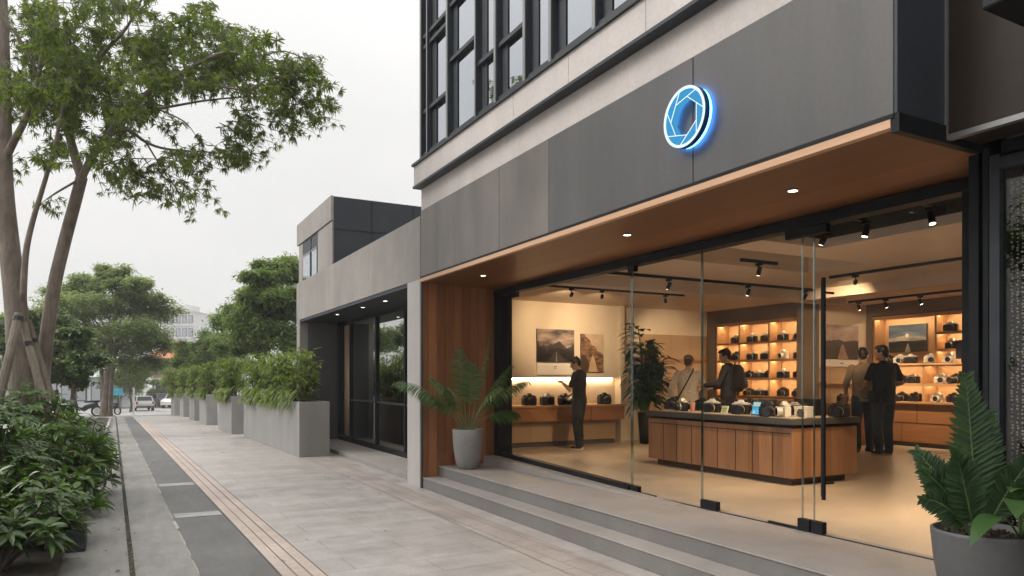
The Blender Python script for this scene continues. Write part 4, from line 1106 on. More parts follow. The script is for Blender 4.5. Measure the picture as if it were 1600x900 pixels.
# backpack and bags
def bagpack(label, x, y, z, face, k=1.):
    t_ = thing('backpack', label, 'backpack', (0,0,0))
    c = MB(); c.loft([(0,-.02,-.02,.12,.07),(0,-.03,.05,.155,.1),(0,-.03,.22,.155,.105),(0,-.02,.36,.14,.09),(0,0,.43,.09,.055)], 20); remesh(c,'bag',K['c_dk'],t_,.01,3)
    c = MB(); c.loft([(0,-.135,.03,.09,.03),(0,-.145,.1,.105,.04),(0,-.13,.2,.095,.03)],16); remesh(c,'front_pocket',plain('brown_pocket',(.035,.028,.022),.8),t_,.01,2)
    m = MB()
    for s_ in (-1,1): m.tube([(s_*.1,.05,.40),(s_*.11,.12,.44),(s_*.115,.2,.40),(s_*.12,.25,.25),(s_*.13,.2,.1),(s_*.13,.05,.03)], .015, 8)
    m.build('strap', K['c_black'], t_)
    m = MB(); m.tube([(-.03,.03,.42),(-.02,.03,.47),(.02,.03,.47),(.03,.03,.42)], .008, 8); m.build('handle', K['c_black'], t_)
    m = MB(); m.box(-.03,-.184,.1,.03,-.176,.115); m.build('buckle', K['silver'], t_)
    t_.location = (x,y,z); t_.rotation_euler = (0,0,face); t_.scale = (k,)*3
fd = yawdir(-.52,.85); fv = Vector((-math.sin(fd), math.cos(fd)))
bagpack('dark backpack on the shoulders of the man in navy', 9.53-fv.x*.15, 9.5-fv.y*.15, FL+1.08, fd, 1.08)
fd = yawdir(.62,.78); fv = Vector((-math.sin(fd), math.cos(fd)))
def sling(label, x, y, face, k, side, col, hip=.95):
    t_ = thing('shoulder_bag', label, 'bag', (0,0,0))
    m = MB(); pts = []
    for i in range(13):
        u = i/12; a = math.pi*(u)
        pts.append((side*(-.10+.27*u), -.135-.01*math.sin(a*1.0)+.03*(1 if u in (0,1) else 0), 1.47-.5*u))
    m.tube([(side*-.09,-.02,1.475)]+pts[1:], .012, 8); m.build('strap', col, t_)
    c = MB(); c.loft([(side*.19,-.03,hip-.17,.05,.11),(side*.2,-.03,hip-.1,.06,.13),(side*.2,-.03,hip+.02,.05,.12)],16); remesh(c,'pouch',col,t_,.01,2)
    t_.location = (x,y,FL); t_.rotation_euler = (0,0,face); t_.scale = (k,)*3
sling('dark sling bag worn across the back of the man in grey', 9.04, 10.0, fd, 1., -1, K['c_dk'])
fd = yawdir(.30,.95)
sling('black shoulder bag at the left hip of the man in black shirt', 11.32, 7.72, fd, 1.07, -1, K['c_black'], 1.0)

# ------------------------------------------------------------------ plants
def leafblade(m, p, d, up, L, w, droop=.3, seg=3, fold=.25, tipw=.0, mi=0):
    """pointed leaf: centre line from p along d, bending down; two rows of quads folded along the midrib"""
    d = d.normalized(); s_ = d.cross(up)
    if s_.length < 1e-4: s_ = d.orthogonal()
    s_.normalize(); nu = s_.cross(d).normalized()
    prof = [.25,1.,.85,.0] if seg == 3 else ([.0,.8,1.,.75,.0] if seg == 4 else [.6,0])
    base = len(m.v); n_ = len(prof)
    for i in range(n_):
        t_ = i/(n_-1); c = p + d*(L*t_) - Vector((0,0,1))*(droop*L*t_*t_); hw = w*.5*prof[i]
        lift = nu*(hw*fold)
        m.v += [tuple(c - s_*hw + lift), tuple(c), tuple(c + s_*hw + lift)]
    for i in range(n_-1):
        a = base+3*i; b = a+3
        m.f += [(a,a+1,b+1,b),(a+1,a+2,b+2,b+1)]; m.m += [mi,mi]
def frond(m_r, m_l, p, d, L, curve, nleaf, lw, ll, stalk=.25, up=Vector((0,0,1)), rr=.008, vee=.5, leafdroop=.25, rnd=random):
    """a feather leaf: curved midrib with paired leaflets"""
    d = d.normalized(); pts = []; N = 14
    pos_ = Vector(p); dirv = d.copy()
    for i in range(N+1):
        pts.append(pos_.copy()); dirv = (dirv + Vector((0,0,-1))*curve/N*(.4+1.2*i/N)).normalized(); pos_ = pos_ + dirv*(L/N)
    m_r.tube(pts, [rr*(1-.8*i/N) for i in range(N+1)], 6)
    for i in range(nleaf):
        u = stalk + (1-stalk)*(i+.5)/nleaf; f_ = u*N; k = min(N-1, int(f_)); c = pts[k].lerp(pts[k+1], f_-k)
        tg = (pts[k+1]-pts[k]).normalized(); sd = tg.cross(up)
        if sd.length < .05: sd = tg.orthogonal()
        sd.normalize(); nu = sd.cross(tg).normalized()
        v_ = (u-stalk)/(1-stalk); env = math.sin(math.pi*min(1,(.12+.88*v_)))**.6*(1-.25*v_) if v_ < .97 else .35
        for s_ in (-1,1):
            ld = (sd*s_*1.0 + tg*(.55+.5*v_) + nu*vee*.5 + Vector((rnd.uniform(-.07,.07),rnd.uniform(-.07,.07),rnd.uniform(-.07,.07)))).normalized()
            leafblade(m_l, c, ld, nu, ll*max(.3,env)*rnd.uniform(.9,1.08), lw, leafdroop, 3, .3)
def pot(label, x, y, z, prof, mat, cat='pot'):
    t_ = thing('plant_pot', label, cat, (x,y,z))
    m = MB(); m.lathe(prof, (x,y,z), 48); m.build('pot', mat, t_, smooth=True)
    return t_
# palm in the pale pot
PX_, PY_ = 4.33, 9.36
p_ = pot('round pale grey concrete pot holding the palm by the cedar wall', PX_, PY_, .316, [(.0005,.0),(.13,.0),(.145,.012),(.175,.10),(.205,.26),(.218,.42),(.222,.56),(.218,.568),(.208,.568),(.203,.55),(.2,.50),(.0005,.50)], K['pot'])
m = MB(); m.lathe([(.0005,.506),(.12,.512),(.199,.504)], (PX_,PY_,.316), 30); m.build('soil', K['soil'], p_)
pl = thing('palm_plant', 'feathery areca palm growing in the pale pot beside the shopfront', 'plant', (PX_,PY_,.82))
b0 = Vector((PX_,PY_,.82)); rp = random.Random(3)
rightv = Vector((cT,-sT,0)); fwd = Vector((sT,cT,0))
specs = [(-.16,.05,1.9,1.22,.3),(.34,.0,1.8,1.5,.3),(.1,-.1,1.9,1.0,.35),(-.85,-.1,1.45,1.3,1.35),(-.5,-.25,1.6,.98,1.25),(.75,-.1,1.45,1.15,1.25),(.6,.2,1.6,1.15,.9),(.4,-.4,1.3,.9,1.5),(-.55,.1,1.1,.9,1.5),(.7,.1,.9,.8,1.5),(-.25,-.5,1.4,.8,1.4)]
for i,(a,b,c,L,cu_) in enumerate(specs):
    dv = rightv*a + fwd*b*.6 + Vector((0,0,c)); mr, ml = MB(), MB()
    pb = b0 + rightv*a*.06 + fwd*b*.06
    side = a*a+b*b > .1
    frond(mr, ml, pb, dv, L, cu_, 22, .024, .27, .42, Vector((0,0,1)) if side else fwd*-1, .009, -.5 if side else .3, .75 if side else .35, rp)
    o = mr.build('frond', K['palm_stem'], pl); ml.build('leaflets', K['palm'], o)
# big dark pot, cycad and broad leaves on the right
QX, QY = 4.32, 2.33; QZ = .316
p_ = pot('large dark grey tapered pot at the right foreground', QX, QY, QZ, [(.0005,0),(.2,0),(.215,.02),(.25,.22),(.268,.405),(.268,.42),(.258,.425),(.245,.42),(.24,.38),(.0005,.38)], K['pot_d'])
m = MB(); m.lathe([(.0005,.385),(.15,.392),(.239,.384)], (QX,QY,QZ), 30)
for i in range(160):
    a = random.uniform(0,6.3); r_ = random.uniform(0,.22); m.ball((QX+r_*math.cos(a),QY+r_*math.sin(a),QZ+.395), random.uniform(.006,.014), n=6)
m.build('soil', K['soil'], p_)
cy_ = thing('cycad_plant', 'large cycad with broad feathered fronds in the dark foreground pot', 'plant', (QX,QY,QZ+.39))
b0 = Vector((QX,QY,QZ+.39)); rp = random.Random(5)
for i,(a,b,c,L,cu_,lw_,ll_) in enumerate([(-.10,.05,2.0,.92,.28,.034,.20),(-.42,-.25,1.35,.52,.15,.04,.17),(-.6,.1,1.3,.46,.85,.026,.14),(-.75,-.1,1.1,.40,1.2,.022,.12),(.2,.1,2.,.7,.4,.03,.16),(-.6,.3,1.5,.55,.6,.028,.16),(.5,-.2,1.4,.6,.8,.03,.16)]):
    dv = rightv*a + fwd*b + Vector((0,0,c)); mr, ml = MB(), MB()
    frond(mr, ml, b0 + rightv*(a*.06-.03), dv, L, cu_, 26, lw_, ll_, .16, -fwd, .008, .2, .12, rp)
    o = mr.build('frond', K['palm_stem'], cy_); ml.build('leaflets', K['cycad'], o)
bl = thing('broadleaf_plant', 'broad dark leaves drooping over the rim of the foreground pot', 'plant', (QX+.1,QY-.14,QZ+.39))
b0 = Vector((QX+.1,QY-.14,QZ+.39)); rp = random.Random(9)
for i,(a,b,c,L,w_) in enumerate([(-.35,-.45,.9,.42,.15),(-.1,-.7,.8,.46,.16),(.1,-.3,1.3,.46,.15),(-.55,-.3,.5,.38,.13),(.35,-.4,1.2,.4,.13),(0,.1,1.6,.42,.12),(.3,.2,1.7,.5,.13),(-.25,-.6,.35,.3,.1),(.2,-.7,.4,.34,.12),(-.2,-.1,1.3,.3,.1)]):
    dv = (rightv*a + fwd*b + Vector((0,0,c))).normalized(); pe = b0 + dv*.2
    m = MB(); m.tube([b0, b0+dv*.12+Vector((0,0,.01)), pe], [.006,.005,.004], 6); o = m.build('stalk', K['palm_stem'], bl)
    m = MB(); leafblade(m, pe, (dv+Vector((0,0,-.25))).normalized(), Vector((0,0,1)), L, w_, .75, 4, .3); q = m.build('leaf', K['rubber'], o, smooth=True); sb = q.modifiers.new('s','SUBSURF'); sb.levels = 2; sb.render_levels = 2

# indoor tree behind the island
ix, iy = 9.2, 11.35
p_ = pot('tall black pot on the shop floor behind the island', ix, iy, FL, [(.0005,0),(.15,0),(.2,.62),(.19,.63),(.18,.6),(.0005,.58)], K['pot_blk'])
it = thing('indoor_tree', 'tall broad leaved indoor tree in a black pot behind the island', 'plant', (ix,iy,FL+.58))
m = MB(); ml = MB(); rp = random.Random(12)
stems = []
for i in range(6):
    a = rp.uniform(0,6.3); pts = [Vector((ix,iy,FL+.58))]; r_ = rp.uniform(.05,.3)
    hh = [2.35,2.0,1.7,1.9,1.5,1.25][i]
    for k in range(1,7): u = k/6; pts.append(Vector((ix+math.cos(a)*r_*u*1.0+rp.uniform(-.02,.02), iy+math.sin(a)*r_*u+rp.uniform(-.02,.02), FL+.58+(hh-.58)*u)))
    m.tube(pts, [.02-.002*k for k in range(7)], 6); stems.append(pts)
m.build('stem', K['bark_d'], it)
for pts in stems:
    for k in range(2,7):
        for j in range(11 if k < 6 else 12):
            a = rp.uniform(0,6.3); dv = Vector((math.cos(a),math.sin(a),rp.uniform(-.1,.9)))
            p0 = pts[k].lerp(pts[k-1], rp.random()*.8)
            leafblade(ml, p0+dv*.08, dv, Vector((0,0,1)), rp.uniform(.28,.46), rp.uniform(.12,.18), rp.uniform(.2,.8), 4, .2)
ml.build('foliage', K['rubber'], it, smooth=True)

# ------------------------------------------------------------------ planters with hedges along the pavement
def planter(x0, y0, x1, y1, dp, hz_, lab, lab2, dens=1.):
    t_ = thing('planter', lab, 'planter', (x0,y0,0), 'concrete planters along the pavement')
    pol = [(x0,y0),(x0+dp,y0),(x1+dp,y1),(x1,y1)]
    w = .06
    pin = [(x0+w,y0+w),(x0+dp-w,y0+w),(x1+dp-w,y1-w),(x1+w,y1-w)]
    m = MB(); n0 = len(m.v)
    m.v += [(x,y,gz(y)) for x,y in pol] + [(x,y,hz_) for x,y in pol] + [(x,y,hz_) for x,y in pin] + [(x,y,hz_-.12) for x,y in pin]
    for i in range(4):
        j = (i+1)%4
        m.f += [(i,j,4+j,4+i),(4+i,4+j,8+j,8+i),(8+i,8+j,12+j,12+i)]; m.m += [0,0,0]
    m.build('trough', K['conc_planter'], t_, bevel=.006)
    m = MB(); m.face([(x,y,hz_-.10) for x,y in pin]); m.build('soil', K['soil'], t_)
    h_ = thing('hedge', lab2, 'hedge', (x0+.3,(y0+y1)/2,hz_-.1), 'lime green hedges in the concrete planters')
    ml, ms = MB(), MB(); rp = random.Random(int(y0*10))
    L_ = y1-y0; cnt = int(34*max(.8,L_)*dens)
    for i in range(cnt):
        u = rp.random(); bx = x0+(x1-x0)*u+dp*rp.uniform(.15,.85); by_ = y0+.1+(L_-.2)*u
        hgt = rp.uniform(.45,1.15); top = Vector((bx+rp.gauss(0,.12), by_+rp.gauss(0,.12), hz_+hgt))
        b_ = Vector((bx,by_,hz_-.1)); md = b_.lerp(top,.6)+Vector((rp.gauss(0,.04),rp.gauss(0,.04),.05))
        out = Vector((-rp.uniform(.0,.3), rp.uniform(-.2,.15), -rp.uniform(.05,.25)))
        end = top+out
        ms.tube([b_,md,top,end],[.008,.006,.004,.002],5,cap=False)
        for k in range(20):
            f_ = rp.random()**.7; c = (md.lerp(top,f_) if rp.random()<.4 else (top.lerp(end,f_) if rp.random() < .5 else b_.lerp(md,.25+.75*f_)))
            a = rp.uniform(0,6.3); dv = Vector((math.cos(a),math.sin(a),rp.uniform(-.5,.6)))
            leafblade(ml, c+dv*.03, dv, Vector((0,0,1)), rp.uniform(.11,.2), rp.uniform(.04,.065), rp.uniform(.05,.5), 3, .25)
        if rp.random() < .5:
            c0 = Vector((x0+(x1-x0)*u-.02, by_, hz_))
            for k in range(8):
                a = rp.uniform(2.2,4.1); dv = Vector((math.cos(a),math.sin(a),rp.uniform(-.6,.3)))
                leafblade(ml, c0+Vector((rp.uniform(-.08,.12),rp.gauss(0,.1),rp.uniform(-.08,.25))), dv, Vector((0,0,1)), .16, .045, .8, 3, .25)
    ms.build('stem', K['bark_d'], h_); ml.build('foliage', K['hedge'], h_)
PL = [(3.12,14.9,2.88,20.9,.62,1.13,'long grey concrete planter nearest the low building','lime green hedge in the long planter nearest the low building'),
      (2.70,22.0,2.58,24.2,.36,1.10,'grey concrete planter second from the low building','lime green hedge in the second planter from the low building'),
      (2.47,26.7,2.38,28.3,.36,1.07,'grey concrete planter third from the low building','lime green hedge in the third planter from the low building'),
      (2.34,29.9,2.24,31.0,.32,1.04,'grey concrete planter fourth from the low building','lime green hedge in the fourth planter from the low building'),
      (2.16,33.0,2.1,34.2,.34,1.0,'small concrete planter fifth along the pavement','lime green hedge in the fifth planter along the pavement'),
      (1.99,36.0,1.9,37.2,.34,.92,'farthest small concrete planter along the pavement','lime green hedge in the farthest planter along the pavement')]
for q in PL: planter(*q)

# ------------------------------------------------------------------ trees
def crown_leaves(m, c, rx, ry, rz, n, size, rp, flat=0., asp=.5):
    for i in range(n):
        p = Vector((rp.gauss(0,.55),rp.gauss(0,.55),rp.gauss(0,.55)))
        if p.length > 1.9: p = p.normalized()*1.9
        q = Vector((c[0]+p.x*rx, c[1]+p.y*ry, c[2]+p.z*rz))
        a = rp.uniform(0,6.3); dv = Vector((math.cos(a)+p.x*.5,math.sin(a)+p.y*.5,rp.uniform(-.7,.5)*(1-flat))).normalized()
        leafblade(m, q, dv, Vector((rp.uniform(-.4,.4),rp.uniform(-.4,.4),1)), size*rp.uniform(.5,1.05), size*asp*rp.uniform(.55,.95), rp.uniform(0,.5), 3, .2)
def tree(name, label, base, h, blobs, lm, bm_, r0, nper, size, seed, group=None, tiers=False, fork=.35, stems=1, asp=.5):
    """base (x,y); blobs: (dx,dy,z,rx,rz) relative to base; each blob gets a limb and several leafy sub-clumps"""
    rp = random.Random(seed); x, y = base; z0 = gz(y)
    t_ = thing(name, label, 'tree', (x,y,z0), group)
    mt, ml = MB(), MB()
    tops = []
    for s_ in range(stems):
        a = rp.uniform(0,6.3); o_ = .0 if stems == 1 else .4
        top = Vector((x+rp.uniform(-.2,.2)+math.cos(a)*o_*1.8, y+math.sin(a)*o_, z0+h*fork*(1 if stems==1 else rp.uniform(.8,1.5))))
        b_ = Vector((x+math.cos(a)*o_,y+math.sin(a)*o_,z0-.05)); mdp = b_.lerp(top,.5)+Vector((rp.uniform(-.1,.1),rp.uniform(-.1,.1),0))
        mt.tube([b_,b_+Vector((0,0,.25)),mdp,top],[r0*1.35,r0,r0*.85,r0*.7],10); tops.append(top)
    for (dx,dy,z,rx,rz) in blobs:
        c = Vector((x+dx,y+dy,z0+z)); tp = min(tops, key=lambda q: (q-c).length)
        md = tp.lerp(c,.55)+Vector((rp.uniform(-.2,.2),rp.uniform(-.2,.2),(.15 if not tiers else -.1)*rx))
        mt.tube([tp,md,c],[r0*.5,r0*.3,r0*.12],7)
        ncl = max(7, int(13*rx))
        for k in range(ncl):
            a = rp.uniform(0,6.3); rr = math.sqrt(rp.random())*rx*1.12; e = c+Vector((math.cos(a)*rr, math.sin(a)*rr, rp.uniform(-.6,.75)*rz))
            mt.tube([md.lerp(c,.6), e],[r0*.13,r0*.04],5,cap=False)
            s_ = rx*rp.uniform(.26,.5)
            crown_leaves(ml, e, s_, s_, min(s_*.75, rz*.7) if not tiers else rz*.85, int(nper*3.4/ncl), size, rp, .4 if tiers else 0, asp)
    mt.build('trunk', bm_, t_); ml.build('crown', lm, t_)
    return t_
def blob(px, py, d, base, rpx, rzpx, z0):
    p = W(px, py, d); return (p.x-base[0], p.y-base[1], p.z-z0, rpx*d/F, rzpx*d/F)
def tree_at(name, label, px, d, bl, lm, bm_, r0, nper, size, seed, group=None, **kw):
    base = GP(px, d); z0 = gz(base[1]); bs = [blob(b[0], b[1], d+(b[4] if len(b) > 4 else 0), base, b[2], b[3], z0) for b in bl]
    h = max(b[2] for b in bs)
    return tree(name, label, base, h, bs, lm, bm_, r0, nper, size, seed, group, **kw)
# umbrella tree in the left middle distance
tree_at('umbrella_tree', 'broad tiered umbrella tree beside the road left of the parked white car', 158, 36,
  [(172,428,26,9),(140,440,28,8,1),(205,445,26,8,-1),(112,456,30,9),(180,458,40,10,1),(225,468,32,9),(130,476,45,11,-1.5),(240,490,34,10,1),(180,490,50,13),(100,490,30,12,1),(215,515,45,14,-1),(150,520,50,16,1),(235,535,28,14),(110,520,28,13),(195,545,40,15,1),(215,570,26,12)],
  K['tree_b'], K['bark'], .12, 1300, .2, 21, tiers=True, stems=4, fork=.42)
# trees behind the planters on the right
tree_at('round_tree', 'tall rounded tree behind the planters touching the low building', 415, 27,
  [(430,420,30,20),(460,425,28,22,1),(405,440,26,18,-1),(380,470,32,24),(425,475,40,26,-1),(460,490,34,26),(365,505,30,22,1),(405,520,40,24,-1),(450,535,40,24),(370,540,28,20)],
  K['tree_c'], K['bark_d'], .16, 2000, .17, 31, fork=.4)
tree_at('round_tree', 'smaller rounded tree behind the fourth planter from the low building', 330, 36,
  [(335,530,24,16),(310,545,22,15,1),(355,545,26,16,-1),(300,570,24,16),(335,565,32,18),(370,575,30,18,1),(350,595,30,16)],
  K['tree_c'], K['bark_d'], .14, 1000, .18, 32, fork=.4)
tree_at('round_tree', 'yellow green young tree beyond the last planters', 300, 43,
  [(305,552,22,12),(285,570,20,12,1),(325,566,20,12),(280,590,22,12),(310,590,26,14)], K['tree_d'], K['bark_d'], .12, 900, .18, 33, fork=.35)
tree_at('round_tree', 'far tree in front of the red roofed house', 282, 58,
  [(285,545,16,10),(270,565,14,10),(300,560,18,12),(285,580,18,11)], K['tree_c'], K['bark_d'], .12, 700, .24, 34, fork=.35)
# dark bushes and trees at left
tree_at('bushy_tree', 'dark bushy tree between the leaning trunk and the umbrella tree', 105, 20,
  [(105,530,28,16),(80,545,26,18,.5),(130,555,26,18),(100,570,34,20,-.6),(70,580,26,18),(125,590,24,16)], K['tree_k'], K['bark_d'], .08, 800, .17, 41, stems=3, fork=.45, asp=.55)
tree_at('bushy_tree', 'flowering bushy tree half hidden behind the umbrella tree trunks', 62, 27,
  [(60,500,26,16),(85,510,24,16),(40,520,26,18),(70,540,30,18),(20,545,30,20),(0,520,30,20)], K['tree_k'], K['bark_d'], .1, 900, .18, 42, stems=2, fork=.4)
for i,(px,d,top,w_,lm,lab) in enumerate(((5,40,490,46,'tree_c','leafy street tree at the left edge behind the big trunk'),(72,48,505,36,'tree_d','yellowing street tree between the trunks and the umbrella tree'),(20,55,560,40,'tree_c','far street tree at the left edge beyond the bushes'),(205,62,560,26,'tree_d','small light green tree right of the umbrella tree'),(250,85,590,18,'tree_c','far low tree beside the red roofed house'),(185,75,575,30,'tree_c','far street tree behind the white car'),(110,80,560,34,'tree_c','far street tree behind the pale low building'),(60,90,555,40,'tree_b','far pale street tree at the left'))):
    tree_at('street_tree', lab, px, d, [(px,top+12,w_*.7,11),(px-w_*.5,top+26,w_*.6,12),(px+w_*.5,top+24,w_*.6,12),(px,top+38,w_*.8,13)], K[lm], K['bark_d'], .13, 520, .3, 60+i, 'far street trees', fork=.35)

# the big tree at the left front --------------------------------------------------
bt = thing('large_tree', 'large feathery leaved tree with leaning trunks at the left foreground', 'tree', (W(40,640,10).x, W(40,640,10).y, 0))
mt = MB(); D0 = 10.
def limb_px(pts, r0, r1, n=8, d0=D0, wob=0.):
    P_ = [W(p[0], p[1], d0 + (p[2] if len(p) > 2 else 0)) for p in pts]
    # smooth with Catmull-Rom
    out = []
    for i in range(len(P_)-1):
        a = P_[max(0,i-1)]; b = P_[i]; c = P_[i+1]; d = P_[min(len(P_)-1,i+2)]
        for k in range(4):
            t_ = k/4; out.append(.5*((2*b)+(c-a)*t_+(2*a-5*b+4*c-d)*t_*t_+(3*b-a-3*c+d)*t_**3))
    out.append(P_[-1]); N_ = len(out)
    mt.tube(out, [r0+(r1-r0)*i/(N_-1) for i in range(N_)], n, cap=True)
    return out
BR = []
limb_px([(38,700),(36,640),(30,560),(24,470),(14,380),(6,290),(4,180),(2,60),(-6,-120)], .17, .085, 12)
limb_px([(62,700,.3),(66,600,.3),(74,520,.3),(84,450,.3),(99,385,.3),(115,325,.25),(128,276,.2)], .10, .075, 12)
BR.append(limb_px([(128,278,.2),(116,240,.3),(105,195,.4),(98,140,.5),(90,60,.6),(80,-80,.7)], .07, .03))
BR.append(limb_px([(126,280,.2),(150,235,.1),(172,206,0),(200,172,-.1),(226,148,-.2),(252,131,-.3),(285,125,-.4),(335,133,-.5),(385,143,-.5),(440,158,-.5)], .055, .006))
BR.append(limb_px([(172,206,0),(200,203,.2),(228,222,.3),(262,233,.4),(330,238,.5),(372,242,.5)], .032, .005,6))
BR.append(limb_px([(228,222,.3),(248,255,.4),(268,285,.5),(285,300,.5)], .014, .004,6))
BR.append(limb_px([(238,172,.0),(275,165,.3),(330,156,.4),(395,152,.5),(430,165,.5)], .025, .005,6))
BR.append(limb_px([(250,172,.2),(288,190,.3),(308,215,.3)], .014, .004,6))
BR.append(limb_px([(186,134,.3),(215,110,.3),(250,92,.3),(290,68,.2),(322,38,.2)], .035, .006,6))
BR.append(limb_px([(252,131,-.3),(300,105,-.4),(350,82,-.4),(400,88,-.4),(445,80,-.4),(490,100,-.3)], .03, .004,6))
BR.append(limb_px([(385,143,-.5),(430,120,-.5),(470,125,-.4),(500,130,-.4)], .014, .003,6))
BR.append(limb_px([(105,195,.4),(130,130,.2),(165,80,.0),(200,40,-.1),(230,-20,-.2)], .045, .012,6))
BR.append(limb_px([(36,470,-.4),(40,400,-.4),(50,350,-.4),(68,290,-.5),(84,235,-.6),(96,180,-.6),(110,120,-.7)], .045, .015,7))
BR.append(limb_px([(6,250),(22,220,-.1),(42,180,-.2),(60,120,-.3),(70,40,-.4)], .06, .02,7))
BR.append(limb_px([(128,278,.2),(90,300,.0),(75,310,-.1)], .02, .01,6))
BR.append(limb_px([(150,265,.2),(185,250,.0),(230,248,-.2),(280,252,-.2)], .014, .004,6))
BR.append(limb_px([(60,120,-.3),(30,60,-.6),(-20,0,-.8)], .03, .01,6))
mt.build('trunk', K['bark'], bt, smooth=True)
ml, mtw = MB(), MB(); rp = random.Random(77)
def palmate(c, axis, s_, n_=8):
    axis = axis.normalized(); u = axis.orthogonal().normalized(); w = axis.cross(u)
    ph = rp.uniform(0,6.3)
    for k in range(n_):
        a = ph + (k-n_/2)*rp.uniform(.5,.62); dv = (u*math.cos(a)+w*math.sin(a))*1.0 + axis*rp.uniform(.1,.7) + Vector((0,0,-.25))
        leafblade(ml, c, dv, axis, s_*rp.uniform(.75,1.25), s_*.19, rp.uniform(.1,.4), 3, .15)
def spray(P_, dirv, L, n_, s_):
    dirv = dirv.normalized(); pts = [P_]; d = dirv.copy()
    for k in range(4): d = (d+Vector((rp.uniform(-.25,.25),rp.uniform(-.25,.25),rp.uniform(-.3,.12)))).normalized(); pts.append(pts[-1]+d*L/4)
    mtw.tube(pts, [.006,.005,.004,.003,.002], 4, cap=False)
    for k in range(n_):
        f_ = rp.uniform(.15,1)*4; i = min(3,int(f_)); c = pts[i].lerp(pts[i+1], f_-i)
        off = Vector((rp.gauss(0,1),rp.gauss(0,1),rp.gauss(-.2,.7))).normalized()
        e = c+off*rp.uniform(.04,.12); mtw.tube([c,e],[.002,.0015],3,cap=False)
        palmate(e, off+d*.6, s_, rp.randint(6,9))
ctr = W(110,150,D0)
blobs = [(40,40,75,60,52),(120,30,75,50,44),(205,20,65,40,26),(60,110,75,48,50),(130,110,70,42,44),(90,165,60,34,34),(150,175,60,32,26),(205,85,60,38,34),(270,60,50,36,28),(330,55,42,34,24),(300,105,60,34,32),(350,110,50,36,26),(385,100,40,34,18),(330,140,50,22,16),
         (410,140,35,30,15),(450,105,34,28,12),(480,130,26,34,11),(440,165,34,22,10),(405,190,26,18,7),(385,55,26,20,6),(330,25,22,16,6),(180,265,34,22,9),(85,250,40,26,9),(225,185,40,24,10),(290,235,50,18,9),(355,240,34,18,8),(260,285,46,22,9),(300,300,30,24,4),(160,230,36,24,9),(20,170,36,30,14),(170,140,70,30,26),(250,140,50,26,16),(30,260,20,20,3),(210,255,46,20,8),(295,325,16,14,2),(492,150,14,26,5),(495,105,12,16,3),(330,200,60,20,4),(410,215,20,16,3),(230,225,60,25,5),(320,285,20,30,3)]
for (px,py,rx,ry,n_) in blobs:
    subs = []
    for i in range(max(1, int(n_/4.5))):
        a = rp.uniform(0,6.3); q = math.sqrt(rp.random()); subs.append((px+rx*q*math.cos(a), py+ry*q*math.sin(a), D0+rp.gauss(0,.7)))
    for i in range(int(n_*1.45)):
        u, v_, dd = rp.choice(subs); u += rp.gauss(0,13); v_ += rp.gauss(0,9)
        P_ = W(u, v_, dd+rp.gauss(0,.15)); dv = (P_-ctr); dv = Vector((dv.x,dv.y,dv.z*.4-.15)) + Vector((rp.gauss(0,.6),rp.gauss(0,.6),rp.gauss(0,.35)))
        spray(P_-dv.normalized()*.2, dv, rp.uniform(.28,.5), rp.randint(5,8), rp.uniform(.065,.10))
for br in BR:
    if br[-1].z > H+5.6: continue
    for i in range(int(len(br)*.55), len(br)):
        if rp.random() < .55:
            dv = br[i]-br[i-1]; spray(br[i], dv.normalized()+Vector((rp.gauss(0,.7),rp.gauss(0,.7),rp.gauss(-.1,.5))), rp.uniform(.22,.42), rp.randint(3,6), rp.uniform(.075,.11))
mtw.build('twig', K['bark_d'], bt); ml.build('crown', K['tree_a'], bt)
for lab, pts, r_ in (('weathered timber stake leaning right against the leaning trunks', [(36,505,-.5),(78,660,-.7)], .05), ('thin timber stake just behind the weathered leaning stake', [(45,500,.1),(88,640,.1)], .035), ('rounded timber prop leaning left against the big trunk', [(30,490,-.6),(14,560,-.8),(-6,640,-.9)], .055)):
    a = [W(p[0],p[1],D0+p[2]) for p in pts]; e = a[-1]; dv = (a[-1]-a[-2]).normalized(); a[-1] = e + dv*((e.z-.0)/-dv.z if dv.z < 0 else 0)
    s_ = thing('tree_stake', lab, 'stake', tuple(a[-1]), 'timber stakes propping the big tree')
    m = MB(); m.tube(a, [r_]*len(a), 10); m.build('pole', K['stake'], s_)
    m = MB(); c = a[0].lerp(a[1],.12); d = (a[1]-a[0]).normalized(); m.tube([c-d*.03,c+d*.03],[r_*1.15]*2,10); m.build('tie', K['pot_blk'], s_)
# trees across the way: seen only mirrored in the dark windows
for i,(x,y) in enumerate(((-6.5,1.5),(-7.5,6.0))):
    tree('street_tree', ['leafy tree across the pavement mirrored in the blinds window','leafy tree mirrored in the low building glass'][i], (x,y), 6, [(0,0,4.6,1.6,1.1),(1.2,.6,3.8,1.3,1.),(-1.,.5,3.9,1.3,1.),(.4,-1.2,3.7,1.3,1.),(0,0,2.6,1.3,.8)], K['tree_c'], K['bark_d'], .16, 1100, .22, 90+i, fork=.4)

